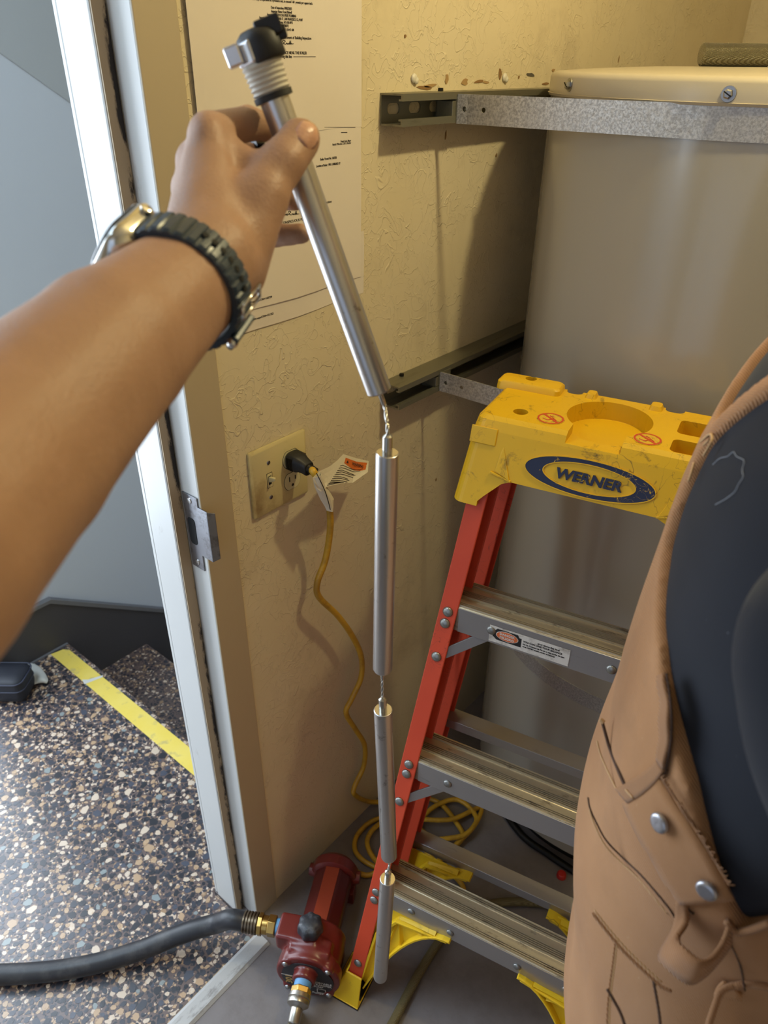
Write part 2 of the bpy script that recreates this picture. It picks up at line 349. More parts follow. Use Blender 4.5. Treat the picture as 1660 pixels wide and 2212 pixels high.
# ------------------------------------------------------------------ stairwell
T0 = (-1.13); NY = .738; RISE, RUN = .178, .26
ww = B(); ww.box(T0-.12, T0, .52, 3.2, -1.8, 2.6).box(T0-.12, T0, -2.4, -.95, 0, 2.6).box(T0-.12, T0, -.95, .52, 2.12, 2.6); struct(ww.build('wall_stairwell', M_sw))
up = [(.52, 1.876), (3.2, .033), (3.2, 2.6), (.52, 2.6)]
struct(B().prism(up, V(T0-.004, 0, 0), (0, 1, 0), (0, 0, 1), (1, 0, 0), .008).build('wall_stairwell_upper', M_sw2, bevel=.003))  # shade above the sloped line put into a darker wall panel
sk = struct(B().prism([(.52, 0), (.52, .18), (.715, .176), (2.4, -1.02), (2.4, -1.5), (.6, -.3)], V(T0, 0, 0), (0, 1, 0), (0, 0, 1), (1, 0, 0), .012).build('baseboard_stairwell', M_skirt, bevel=.002))
B().prism([(.52, .176), (.52, .19), (.722, .186), (2.4, -1.01), (2.4, -1.03), (.715, .172)], V(T0, 0, 0), (0, 1, 0), (0, 0, 1), (1, 0, 0), .019).build('cap_strip', M_cap, sk, bevel=.002)
stair = thing('staircase', 'terrazzo landing and steps going down beyond the doorway', None, V(-.55, .4, 0), kind='structure')
land = B().prism([(T0-.6, -2.4), (.0245, -2.4), (.0245, SY), (-.1195, SY), (-.1195, NY), (T0, NY), (T0, .50), (T0-.6, .50)], V(0, 0, -.16), (1, 0, 0), (0, 1, 0), (0, 0, 1), .16).build('landing', M_terr, stair, bevel=.004)
for k in range(1, 6): B().box(T0, -.121, NY-.02+RUN*(k-1), NY+RUN*k, -RISE*(k+1), -RISE*k).build('step', M_terr, stair, bevel=.004)
B().box(T0+.001, T0+.02, .52, NY-.003, .0002, .0035).build('edge_strip', M_cap, stair)
struct(B().box(-.13, -.12, NY, 3.2, -1.8, -.3).build('wall_stairwell_inner', M_sw))
d2 = thing('door_2', 'cream frame of the bright entrance doorway on the landing', None, V(T0, .5, 0), kind='structure')
for y0 in (.46, -.95): B().box(T0-.14, T0+.012, y0, y0+.06, 0, 2.12).build('jamb', M_jamb, d2, bevel=.003)
B().box(T0-.14, T0+.012, -.95, .52, 2.06, 2.13).build('head_jamb', M_jamb, d2, bevel=.003)
# terrazzo chips: the largest ones singly, the rest together
rnd = random.Random(11); shapes = []
def chip_poly(rd):
    n = rd.choice((5, 6, 6, 7)); el = rd.uniform(.62, 1); ph = rd.uniform(0, 6.28); P = []
    for i in range(n):
        a = 2*math.pi*(i+rd.uniform(-.3, .3))/n; r = rd.uniform(.78, 1.1); P.append((math.cos(a)*r, math.sin(a)*r*el))
    return [(x*math.cos(ph)-y*math.sin(ph), x*math.sin(ph)+y*math.cos(ph)) for x, y in P]
placed = []; cell = {}
def put(n, r0, r1, tries):
    for _ in range(tries):
        if n <= 0: break
        x, y, r = rnd.uniform(T0+.02, .02), rnd.uniform(-.32, NY-.01), rnd.uniform(r0, r1)
        if (x > -.13 and y > SY-.02): continue
        if y < -.12+(-.35-x)*.55: continue
        if x-r < T0 or y+r > NY or x+r > .0245: continue
        i, j = int(x/.05), int(y/.05)
        if any((x-a)**2+(y-b)**2 < ((r+c)*.86)**2 for di in (-1, 0, 1) for dj in (-1, 0, 1) for a, b, c in cell.get((i+di, j+dj), ())): continue
        cell.setdefault((i, j), []).append((x, y, r)); placed.append((x, y, r)); n -= 1
put(240, .0095, .0135, 6000); put(1300, .0068, .0095, 26000); put(2600, .0045, .007, 45000); put(3600, .002, .004, 60000)
kinds = [0, 0, 0, 0, 0, 0, 0, 1, 1, 1, 1, 1, 2, 2, 2, 3, 3, 3, 4, 6, 6]; stuff = {}
shared = {}
def score(c): return c[2]/((c[0]-CAM[0])**2+(c[1]-CAM[1])**2+2.5)**.5
order = sorted(placed, key=score, reverse=True)
for i, (x, y, r) in enumerate(order):
    k = rnd.choice(kinds) if r > .0046 else rnd.choice((2, 3, 2, 0, 0, 1))
    if i < 300:
        key = (k, i % 9)
        if key not in shared:
            o = B().prism(chip_poly(rnd), V(0, 0, 0), (1, 0, 0), (0, 1, 0), (0, 0, 1), .0003).build('stone_chip', M_chip[k], land); shared[key] = o.data
            o.data.transform(Matrix.Identity(4))
            iv = _inv['staircase'].inverted()
            for v in o.data.vertices: v.co = iv @ v.co
        else:
            o = bpy.data.objects.new('stone_chip', shared[key]); COL.objects.link(o); o.parent = land
        p = _inv['staircase'] @ V(x, y, .0001); o.matrix_local = Matrix.Translation(p) @ Matrix.Rotation(rnd.uniform(0, 6.28), 4, 'Z') @ Matrix.Diagonal((r, r, 1, 1))
    else: stuff.setdefault(k, B()).prism([(a*r+x, b*r+y) for a, b in chip_poly(rnd)], V(0, 0, .0001), (1, 0, 0), (0, 1, 0), (0, 0, 1), .0003)
for k, b in stuff.items(): b.build('fine_stone_chips', M_chip[k], land, kind='stuff')
# ------------------------------------------------------------------ things on the landing
def tape_mat():
    t = NT('yellow_tape'); c = t.mix(t.noise(14, 4), lin((226, 196, 66)), lin((232, 212, 120))); c = t.mix(t.ramp(t.noise(30, 6), [(.58, (0, 0, 0, 1)), (.7, (1, 1, 1, 1))]), c, lin((196, 178, 110)))
    return t.done(c, .45, 0, t.bump(t.noise(400, 2), .2, .0006))
tp = thing('safety_tape', 'strip of yellow non-slip tape stuck along the landing edge', 'tape', V(-.6, .7, 0))
B().prism([(-1.108, .674), (-1.1, .71), (-1.085, .722), (-.122, .726), (-.122, .676)], V(0, 0, .0006), (1, 0, 0), (0, 1, 0), (0, 0, 1), .0008).build('tape_strip', tape_mat(), tp)
a = at_z(186, 1472); b = at_z(220, 1463)
B().prism([(a.x-.014, a.y-.004), (a.x+.008, a.y-.01), (a.x+.012, a.y+.003), (b.x+.003, b.y+.002), (b.x-.004, b.y+.006), (a.x, a.y+.008)], V(0, 0, .0014), (1, 0, 0), (0, 1, 0), (0, 0, 1), .0003).build('worn_mark', plain('worn_white', (214, 214, 210), .5), tp)
# black zip pouch at the left edge of the picture and the rag under it
bag = thing('tool_pouch', 'dark blue-black zipped pouch lying on the terrazzo landing at left edge', 'pouch', V(-1.0, .44, 0))
bx_, by_ = V(.77, .638, 0), V(-.638, .77, 0); bc = V(-.955, .525, 0)-bx_*.080+by_*.046; M_pch = plain('pouch_fabric', (28, 31, 42), .6, 0, .15, 40, .2, 500); M_zip = plain('pouch_piping', (54, 58, 76), .5)
rings = []
for z, g in ((.004, -.012), (.012, -.003), (.03, 0), (.072, 0), (.080, -.004), (.085, -.012), (.0865, -.03)):
    rings.append([bc+bx_*x+by_*y+V(0, 0, z) for x, y in rrect(.140+2*g, .092+2*g, .022+g*.3, 6)])
B().loft(rings).build('pouch_body', M_pch, bag, 50)
for z in (.077, .05): B().tube([bc+bx_*x+by_*y+V(0, 0, z) for x, y in (lambda P: P+P[:1])(rrect(.141, .093, .022, 6))], .0022, 6).build('zip_piping', M_zip, bag, True)
rag = B(); RO = [[(50, 1438), (66, 1431), (80, 1436), (92, 1446), (100, 1460), (104, 1470)], [(52, 1452), (66, 1450), (80, 1452), (90, 1458), (98, 1466), (103, 1473)], [(54, 1470), (66, 1466), (78, 1466), (88, 1467), (96, 1470), (102, 1475)], [(57, 1486), (64, 1484), (72, 1480), (84, 1476), (94, 1474), (101, 1476)]]
for j, R_ in enumerate(RO):
    for i, q in enumerate(R_): rag.v.append(at_z(*q, .005+(.022 if 0 < j < 3 else .006)*abs(math.sin(i*1.9+j*1.3))*(1 if i < 5 else .2)))
rag.f = [(j*6+i, j*6+i+1, j*6+i+7, j*6+i+6) for j in range(3) for i in range(5)]
ro = tag(rag.build('rag', plain('white_cloth', (206, 206, 202), .85, 0, .2, 60, .2, 300), None, True), 'crumpled off-white rag sticking out beside the dark pouch on the landing', 'cloth')
m = ro.modifiers.new('solid', 'SOLIDIFY'); m.thickness = .003; m = ro.modifiers.new('ss', 'SUBSURF'); m.levels = m.render_levels = 2
# ------------------------------------------------------------------ notices on the wall
def paper_mat(name):
    t = NT(name); c = t.mix(t.noise(5, 3), lin((220, 210, 196)), lin((208, 196, 180))); return t.done(c, .75, 0, t.bump(t.noise(14, 4), .25, .004), .25)
M_pap = paper_mat('printed_paper'); M_ink = plain('printer_ink', (34, 30, 28), .8)
def sheet(label, y0, y1, z0, z1, x, bow=.002, yb=0., n=8, zl=None, zr=None):
    zl = z0 if zl is None else zl; zr = z0 if zr is None else zr
    b = B(); n2 = 10
    for i in range(n+1):
        for j in range(n2+1):
            s, t = i/n, j/n2; zb = zl+(zr-zl)*s+.0012*math.sin(9*s); b.v.append(V(x+bow*math.sin(math.pi*s)*(.4+.6*t)+.0008*math.sin(5*s+4*t), y0+(y1-y0)*s+yb*(1-t), zb+(z1-zb)*t))
    b.f = [(i*(n2+1)+j, (i+1)*(n2+1)+j, (i+1)*(n2+1)+j+1, i*(n2+1)+j+1) for i in range(n) for j in range(n2)]
    fx = lambda y, z: (lambda s, t: x+bow*math.sin(math.pi*min(max(s, 0), 1))*(.4+.6*t)+.0008*math.sin(5*s+4*t))((y-y0)/(y1-y0), (z-(zl+(zr-zl)*(y-y0)/(y1-y0)))/(z1-zl))
    r = thing('paper_notice', label, 'paper', V(x, (y0+y1)/2, (z0+z1)/2), group=None)
    o = b.build('sheet', M_pap, r); m = o.modifiers.new('solid', 'SOLIDIFY'); m.thickness = .0003
    SURF[r.name] = fx; return r
SURF = {}
def stick(o, root):
    iv = _inv[root.name]; M = iv.inverted(); xs = [(M @ v.co).x for v in o.data.vertices]; mid = (max(xs)+min(xs))/2
    for v in o.data.vertices:
        p = M @ v.co; p.x = SURF[root.name](p.y, p.z)+.00035+(p.x-mid); v.co = iv @ p
    return o
nA = sheet('upper printed notice on the wall, its bottom edge above the thumb', .5955, .8785, 1.500, 1.80, .0045)
nB = sheet('printed permit notice under the upper sheet, behind the hand and rod', .5965, .8775, 1.283, 1.53, .0028, .0012, zl=1.289, zr=1.293)
nC = sheet('lowest notice sheet showing a strip below the torn edge', .591, .885, 1.262, 1.36, .0012, .0008, zl=1.2595, zr=1.2665)
def line(s, q, w, root, x, h, al='CENTER', bold=.00002):
    c = at_x(*q, x); o = text(s, h, c, (0, 1, 0), (0, 0, 1), M_ink, root, 'lettering', al, .0002, bold)
    ys = [v.co.y for v in o.data.vertices]; L = max(ys)-min(ys); k = w/L; y0 = {'CENTER': 0, 'LEFT': min(ys), 'RIGHT': max(ys)}[al] if al != 'CENTER' else (max(ys)+min(ys))/2
    for v in o.data.vertices: v.co.y = y0+(v.co.y-y0)*k
    return stick(o, root)
def wpx(x0, y0, x1, y1): return abs(at_x(x1, y1).y-at_x(x0, y0).y)
XA, XB = .0078, .0056
for s, x0, x1, y in (('This boiler may be operated at a pressure not, to exceed 160  pounds per square inch.', 540, 681, 4), ('Date of Inspection: 09/03/2025', 589.5, 634, 19.5), ('Inspector Name: Frank Bidwell', 590, 634, 27.5), ('Inspectors Firm: AYOOB & PEERY PLUMBING', 581.5, 643.5, 35), ('Inspectors Address: 975 INDIANA ST , SAN FRANCISCO, CA, 94107', 565.5, 658, 42.5),
                     ('Inspectors Phone: 415-550-0975', 590, 636, 50), ('Issued by: WEBSITE', 599.5, 627, 57.5), ('Issued date: 9/4/2025 11:20:43 AM', 584, 638.5, 65.5), ('Chief Plumbing Inspector - Department of Building Inspection', 556, 677.5, 83),
                     ('POST IN A CONSPICUOUS PLACE NEAR THE BOILER', 552, 667.5, 116)):
    line(s, ((x0+x1)/2, y+.5), wpx(x0, y, x1, y), nA, XA, .0038 if y < 75 else .0045)
line('tear along this line', (617, 125), wpx(600, 122, 634, 122), nA, XA, .0048)
def rule(q0, q1, root, x, w=.0004, name='ruled_line'):
    a, b = at_x(*q0, x), at_x(*q1, x); n = 8; rb = B(); P = [a.lerp(b, i/n) for i in range(n+1)]
    rb.loft([[p+V(-.0001, 0, -w/2), p+V(.0001, 0, -w/2), p+V(.0001, 0, w/2), p+V(-.0001, 0, w/2)] for p in P]); stick(rb.build(name, M_ink, root), root)
rule((637, 122.5), (686, 122.5), nA, XA)
def sign(P, root, x, name='signature'):
    stick(B().tube([at_x(*p, x) for p in P], .00036, 5, 5).build(name, M_ink, root), root)
def sig(ox, oy, k, sk, root, x):
    L = [(0, 6), (3, -2), (5, -4), (4, 1), (1, 5), (3, 6), (7, 1), (9, -4), (8, 4), (10, 5), (12, 1), (12, 5), (15, 2), (16, 5), (18, 1), (19, 5), (22, 4), (26, 2)]
    R_ = [(19, 6), (23, -3), (24, -5), (29, -5), (30, -2), (25, 1), (31, 5), (34, 1), (36, 5), (38, 1), (39, 5), (42, 0), (43, -5), (42, 5), (45, -1), (46, -5), (45, 5), (47, 1), (48, 4), (51, 3), (53, 3)]
    for S in (L, R_): sign([(ox+a*k*.78, oy+b*k*.8+a*sk) for a, b in S], root, x)
sig(596, 91, 1.0, .02, nA, XA)
rule((665, 275), (770, 275), nB, XB, .0005); rule((739, 286), (752, 286), nB, XB, .0009)
for s, x0, x1, y, h in (('Daniel Lurie, Mayor', 738, 760.5, 305.5, .0036), ("Patrick O'Riordan, C.B.O., Director", 720.5, 760.5, 310.5, .0036)):
    line(s, (x1, y), wpx(x0, y, x1, y), nB, XB, h, 'RIGHT')
line('Boiler Permit No: 160738', (712, 345), wpx(694.5, 345, 729, 342), nB, XB, .0044); line('Location of Boiler: 1901 LOMBARD ST', (712, 358.5), wpx(686.5, 359, 738, 355), nB, XB, .0044)
line('Chief Plumbing Inspector - Department of Building Inspection', (655, 449), .118, nB, XB, .0048); sig(608, 462, 1.0, -.04, nB, XB); line('POST IN A CONSPICUOUS PLACE NEAR THE BOILER', (650, 478), .118, nB, XB, .0048)
line('https://aaweb02.sfgov.org/dbi_boilers_pto/PTOPrint.aspx?ON=160739', (589, 643), .118, nB, .0048, .0042, 'RIGHT'); line('https://aaweb02.sfgov.org/dbi_boilers_pto/PTOPrint.aspx?ON=151353', (592, 679), .120, nC, .0028, .0042, 'RIGHT')
# ------------------------------------------------------------------ switch and outlet plate
M_ivory = plain('ivory_plastic', (206, 190, 138), .35, 0, .12, 14, dirt=(150, 126, 80), ds=9); M_iv2 = plain('ivory_device', (210, 198, 152), .35)
sw = thing('switch_plate', 'yellowed ivory wall plate with a toggle switch and an outlet', 'switch', V(0, .43+.0, 1.027))
py, pz = .4304*1.5799, .6499*1.5799; py = (at_x(532.5, 980.5).y+at_x(661, 1059).y)/2; pz = 1.0268
def PY(dy, dz, x=0.): return V(x, py+dy, pz+dz)
hw_, hh_ = .0585, .0571; ring = lambda g, x: [PY(y, z, x) for y, z in rrect(2*hw_-2*g, 2*hh_-2*g, .003, 3)]
plate = B().loft([ring(0, .001), ring(0, .0045), ring(.003, .0068)]).build('wall_plate', M_ivory, sw, 40)
def locp(q, x=.007): p = at_x(*q, x); return p.y-py, p.z-pz
M_gap = plain('plate_gap', (30, 26, 20), .8)
B().prism(rrect(.0115, .0255, .0008), PY(-.0232, 0, .0066), (0, 1, 0), (0, 0, 1), (1, 0, 0), .0004).build('toggle_slot', M_gap, sw)
B().prism(rrect(.0098, .0238, .0008), PY(-.0232, 0, .0069), (0, 1, 0), (0, 0, 1), (1, 0, 0), .0004).build('toggle_frame', M_iv2, sw)
B().prism(rrect(.0062, .0150, .0008), PY(-.0232, 0, .0072), (0, 1, 0), (0, 0, 1), (1, 0, 0), .0002).build('toggle_recess', M_gap, sw)
B().loft([[PY(-.0232+y, .001+z, .006) for y, z in rrect(.005, .010, .0012, 3)], [PY(-.0232+y, .005+z, .018) for y, z in rrect(.0046, .006, .0014, 3)], [PY(-.0232+y, .0056+z, .0195) for y, z in rrect(.003, .004, .0012, 3)]]).build('toggle_lever', M_iv2, sw, 50)
for y, z in ((-.0232, .0302), (-.0232, -.0302), (.0232, 0)):
    s = B().lathe(PY(y, z, .0066), (1, 0, 0), [(0, .0036), (.0012, .003), (.0015, .0008)], 14).build('plate_screw', M_zinc, sw, 40)
    B().obox(PY(y, z, .0081), (0, .6, .8), (0, -.8, .6), (1, 0, 0), .003, .0004, .0003).build('screw_slot', M_gap, s)
for dz in (.0195, -.0195):
    P = [(y, z) for y, z in ell(.0172, .0172, 36)]; P = [(y, max(-.0142, min(.0142, z))) for y, z in P]
    B().prism([(y*1.05, z*1.05) for y, z in P], PY(.0232, dz, .0066), (0, 1, 0), (0, 0, 1), (1, 0, 0), .0004).build('outlet_gap', M_gap, sw)
    f = B().prism(P, PY(.0232, dz, .0068), (0, 1, 0), (0, 0, 1), (1, 0, 0), .0008).build('outlet_face', M_iv2, sw)
    for y, h in ((-.0063, .0085), (.0063, .0070)): B().box(.0073, .0078, py+.0232+y-.0011, py+.0232+y+.0011, pz+dz+.004-h/2, pz+dz+.004+h/2).build('blade_slot', M_gap, f)
    B().prism([(y, max(z, -.0018)) for y, z in ell(.0026, .0028, 14)], PY(.0232, dz-.008, .0073), (0, 1, 0), (0, 0, 1), (1, 0, 0), .0005).build('ground_hole', M_gap, f)
# ------------------------------------------------------------------ strut channels and straps
def galv(name, hi, lo, sc=330, rough=.38):
    t = NT(name); f = t.ramp(t.noise(sc, 3, .7), [(.4, lo), (.6, hi)]); f = t.mix(t.noise(8, 3), f, lin(tuple(int(v*.85) for v in hi)))
    return t.done(f, t.math('ADD', t.math('MULTIPLY', t.noise(sc*.6, 3), .3), rough-.15), .45, t.bump(t.noise(sc, 2), .18, .0006), .5)
M_galv = galv('galvanised_spangle', (206, 202, 196), (126, 122, 118)); M_strut = scuffed('galvanised_strut', (138, 134, 116), (84, 80, 66), .42, 9, .5, .75, (1, .1, 1)); M_strut.node_tree.nodes['Principled BSDF'].inputs['Metallic'].default_value = .7
def strut(label, zt, y0, y1):
    r = thing('strut_channel', label, 'strut', V(.02, (y0+y1)/2, zt)); t_ = .0026; D = .0413; L = .0095; H = .0413
    prof = [(.0006, 0), (D, 0), (D, -L), (D-.0065, -L), (D-.0065, -L+t_), (D-t_, -L+t_), (D-t_, -t_), (t_, -t_), (t_, -H+t_), (D-t_, -H+t_), (D-t_, -H+L-t_), (D-.0065, -H+L-t_), (D-.0065, -H+L), (D, -H+L), (D, -H), (.0006, -H)]
    o = B().prism(prof, V(0, y0, zt), (1, 0, 0), (0, 0, 1), (0, 1, 0), y1-y0).build('channel', M_strut, r)
    cs = []; y = y0+.028
    while y < min(y1-.03, y0+.5):
        cs.append(B().prism(rrect(.0286, .0145, .0071, 6), V(-.002, y, zt-H/2), (0, 1, 0), (0, 0, 1), (1, 0, 0), .008).build('c', M_strut)); y += .0508
    return r, cut(o, cs)
su, suo = strut('upper galvanised strut channel on the wall with slots, above the notice height', 1.541, .9225, 2.3)
sl_, slo = strut('lower galvanised strut channel on the wall level with the ladder top', 1.1045, .930, 2.3)
M_blk = plain('black_oxide', (34, 32, 30), .45, .6)
for r, q, z in ((su, (978, 193), 1.541), (sl_, (868, 812), 1.1045)):
    p = at_z(*q, z) if z < 1.3 else V(.012, 1.052, z); B().cyl(p, p+V(0, 0, .0045), .0042, .004, 6).build('bolt_head', M_blk, r)
TC = V(.403, 1.412, 0); TR = .350
def strap(label, z0, z1, y, mat, end):
    r = thing('tank_strap', label, 'strap', V(.25, y, (z0+z1)/2)); p = []
    p += [(.0425, y-.002), (.06, y), (.12, y), (.25, y+.0006)]; p += [(TC.x+(TR+.0012)*math.sin(R2(a)), TC.y-(TR+.0012)*math.cos(R2(a))) for a in range(-2, end, 4)]
    out = []
    for i, q in enumerate(p):
        a, b = Vector(p[max(i-1, 0)]), Vector(p[min(i+1, len(p)-1)]); d = (b-a).normalized(); out.append((q, (q[0]+d.y*.0016, q[1]-d.x*.0016)))
    rings = [[V(a[0], a[1], z0), V(b[0], b[1], z0), V(b[0], b[1], z1), V(a[0], a[1], z1)] for a, b in out]
    o = B().loft(rings).build('band', mat, r)
    cs = [B().cyl(V(x, y-.02, (z0+z1)/2-.0), V(x, y+.02, (z0+z1)/2), .0036, n=12).build('c', mat) for x in (.055, .089)]
    cut(o, cs); o.data.polygons.foreach_set('use_smooth', [False]*len(o.data.polygons))
    B().box(.002, .0440, y-.0035, y-.0018, z0+.0015, z1-.0015).box(.0418, .0440, y-.003, y+.028, z0+.001, z1-.001).box(.0105, .040, y-.012, y-.003, z0+.0095, z1-.0095).build('end_clip', M_strut, r, bevel=.0005)
    B().lathe(V(.055, y-.0012, (z0+z1)/2), (0, 1, 0), [(.001, .0055), (.004, .005)], 12).build('rivet', M_strut, r, True)
    return r
strap('upper galvanised strap wrapped around the top of the water heater', 1.4985, 1.5385, 1.058, M_galv, 84)
strap('lower galvanised strap partly hidden behind the yellow ladder top', 1.0640, 1.1005, 1.050, M_galv, 84)
r3 = thing('tank_strap', 'lowest galvanised strap round the heater, seen under the top ladder step', 'strap', V(.3, 1.1, .52))
B().loft([[V(TC.x+(TR+e)*math.sin(R2(a)), TC.y-(TR+e)*math.cos(R2(a)), z) for e, z in ((.0006, .501), (.0021, .501), (.0021, .538), (.0006, .538))] for a in range(-112, 113, 4)]).build('band', M_galv, r3)
# ------------------------------------------------------------------ water heater
def enamel():
    t = NT('heater_enamel'); c = t.mix(t.noise(3, 2), lin((172, 166, 152)), lin((162, 154, 140))); co = t.stretch(1, 1, .16)
    return t.done(c, .22, 0, t.bump(t.noise(7, 2, .5, 0, co), .35, .02), .55, Coat_Weight=.3, Coat_Roughness=.12)
M_en = enamel(); M_lid = plain('heater_lid_enamel', (190, 178, 154), .3, 0, .12, 8)
wh = thing('water_heater', 'large glossy beige cylindrical water heater strapped to the wall', 'water heater', V(TC.x, TC.y, 0))
B().lathe(TC, (0, 0, 1), [(.05, TR-.006), (.055, TR), (.3, TR), (.6, TR), (.9, TR), (1.2, TR), (1.536, TR)], 128).build('body', M_en, wh, 40)
B().lathe(TC, (0, 0, 1), [(0, TR-.03), (.05, TR-.03)], 48).build('base_ring', plain('base_black', (24, 22, 22), .7), wh, 40)
lid = B().lathe(TC, (0, 0, 1), [(1.5365, TR+.0035), (1.5400, TR+.0055), (1.5405, TR+.0035), (1.561, TR+.0035), (1.5665, TR+.001), (1.5695, TR-.008), (1.573, TR-.06), (1.577, TR-.16), (1.5785, .02)], 128).build('lid', M_lid, wh, 50)
# sheet screws around the lid skirt
def rim_az(q, z):
    d = ray(*q); h = math.hypot(d[0], d[1]); o = Vector(CAM[:2])-TC.xy; e = Vector((d[0]/h, d[1]/h)); b_ = o.dot(e); t = -b_-math.sqrt(max(b_*b_-o.dot(o)+(TR+.004)**2, 0)); p = o+e*t; return math.atan2(p.y, p.x), CAM[2]+d[2]/h*t
for q in ((1231, 183), (1575, 203)):
    a, z = rim_az(q, 1.55); n_ = V(math.cos(a), math.sin(a), 0); c = TC+n_*(TR+.0035)+V(0, 0, z)
    s = B().lathe(c, n_, [(0, .0085), (.0015, .0085), (.0017, .006), (.006, .0058), (.007, .004)], 6).lathe(c, n_, [(0, .0092), (.0016, .0088)], 20).build('lid_screw', M_scw, wh, 30)
    t_ = n_.cross(V(0, 0, 1)); B().obox(c+n_*.0071, t_*.86+V(0, 0, .5), V(0, 0, .86)-t_*.5, n_, .0055, .0007, .0004).build('screw_slot', M_blk, s)
a, z = rim_az((1590, 143), 1.575); cc = at_z(1590, 147, 1.5762); cc = V(.452, 1.262, 1.5745)
B().lathe(cc, (0, 0, 1), [(-.004, .034), (.004, .033), (.0055, .031), (.0057, .022), (.0095, .0215), (.0105, .019)], 28).build('cap_plug', M_anch, wh, 40)
# knurled tube lying on the lid
def knurl():
    t = NT('knurled_steel'); w1 = t.n('ShaderNodeTexWave', wave_type='BANDS', bands_direction='DIAGONAL'); w1.inputs['Scale'].default_value = 380; t.l(t.co, w1.inputs['Vector'])
    w2 = t.n('ShaderNodeTexWave', wave_type='BANDS', bands_direction='DIAGONAL'); w2.inputs['Scale'].default_value = 380; t.l(t.stretch(-1, 1, 1), w2.inputs['Vector'])
    h = t.math('MULTIPLY', w1.outputs['Fac'], w2.outputs['Fac']); c = t.ramp(h, [(.05, (92, 86, 66)), (.5, (196, 190, 164))]); return t.done(c, .32, .9, t.bump(h, .8, .0018), .5)
kn = thing('knurled_handle', 'knurled steel tube lying across the top of the water heater', 'tool handle', V(.5, 1.38, 1.595))
k0 = at_h(1513, 124, 1.34); k1 = k0+V(.255, .19, 0)*1.05; k0.z = k1.z = 1.5775+.0148; d = (k1-k0).normalized()
B().lathe(k0, d, [(0, .009), (0, .0125), (.002, .0146), ((k1-k0).length, .0146), ((k1-k0).length, .009)], 40).build('tube', knurl(), kn, 40)
# ------------------------------------------------------------------ step ladder (local frame: x along the steps, y away from the user, z up)
LA = R2(12.5); LU, LV = V(math.cos(LA), math.sin(LA), 0), V(-math.sin(LA), math.cos(LA), 0)
LO = LU*.605+LV*.479
LT = Matrix.Translation(LO) @ Matrix.Rotation(LA, 4, 'Z')
def LB(): return B(LT)
lad = thing('step_ladder', 'orange fibreglass step ladder with yellow top and aluminium steps', 'ladder', LT)
def wear(name, c, c2, dirt, sc=14, lo=.58, hi=.7, rough=.45, bump=.15):
    t = NT(name); col = t.mix(t.noise(9, 4), lin(c), lin(c2)); f = t.ramp(t.noise(sc, 8, .78, .6), [(lo, (0, 0, 0, 1)), (hi, (1, 1, 1, 1))])
    s = t.ramp(t.noise(sc*.9, 2, .5, 2.2), [(.485, (0, 0, 0, 1)), (.495, (1, 1, 1, 1)), (.51, (0, 0, 0, 1))]); m = t.ramp(t.noise(7, 2), [(.5, (0, 0, 0, 1)), (.62, (.8, .8, .8, 1))])
    f = t.math('MAXIMUM', f, t.math('MULTIPLY', s, m)); return t.done(t.mix(f, col, lin(dirt)), rough, 0, t.bump(t.noise(120, 4), bump, .001), .45)
M_yel = wear('yellow_ladder_plastic', (218, 174, 18), (206, 158, 14), (84, 66, 26), 18, .585, .72); M_yel2 = wear('yellow_foot_plastic', (230, 192, 34), (216, 174, 24), (120, 92, 30), 12, .66, .82)
M_org = wear('orange_fibreglass', (206, 74, 42), (190, 62, 36), (120, 44, 28), 30, .68, .82, .5); 
def alu(name, c, dirt, lo, hi, st=(.12, 1, 1), rough=.34):
    t = NT(name); f = t.ramp(t.noise(60, 8, .75, 0, t.stretch(*st)), [(lo, (0, 0, 0, 1)), (hi, (1, 1, 1, 1))]); col = t.mix(f, t.mix(t.noise(5, 3), lin(c), tuple(v*.85 for v in lin(c)[:3])+(1,)), lin(dirt))
    return t.done(col, t.math('ADD', t.math('MULTIPLY', f, .3), rough), .75, t.bump(t.noise(90, 3, .6, 0, t.stretch(.1, 1, 1)), .15, .001), .5)
M_tread = alu('worn_aluminium_tread', (198, 186, 160), (74, 54, 36), .55, .70, (.3, 1, 1)); M_lip = alu('brushed_aluminium', (176, 172, 170), (130, 126, 124), .62, .8, (.2, 1, 1), .3); M_rv = plain('rivet_zinc', (150, 150, 146), .35, .8, .2, 60)
yf = lambda z: .2184*z
hw = lambda z: .2527-.0906*z
def rail(side, off, z0, z1, name, fl=.029, dp=.060, inset=0.):
    R_ = []
    for z in (z0, z1):
        x, y = hw(z)-inset, yf(z)+off; t_ = .0038
        P = [(x, y), (x-fl, y), (x-fl, y+t_), (x-t_, y+t_), (x-t_, y+dp-t_), (x-fl, y+dp-t_), (x-fl, y+dp), (x, y+dp)]
        R_.append([(side*a, b, z) for a, b in P])
    return LB().loft(R_).build(name, M_org, lad, bevel=.0015)
rails = {s: rail(s, 0, .012, 1.062, 'front_rail') for s in (-1, 1)}
rear = {s: rail(s, .128, .012, 1.07, 'rear_rail', .027, .045, .004) for s in (-1, 1)}
def rivet(x, y, z, n, parent, r=.0085):
    LB().lathe((x, y, z), n, [(0, r), (.0018, r*.93), (.0034, r*.62), (.0042, r*.1)], 16).build('rivet', M_rv, parent, True)
nf = V(0, -1, .2184).normalized()
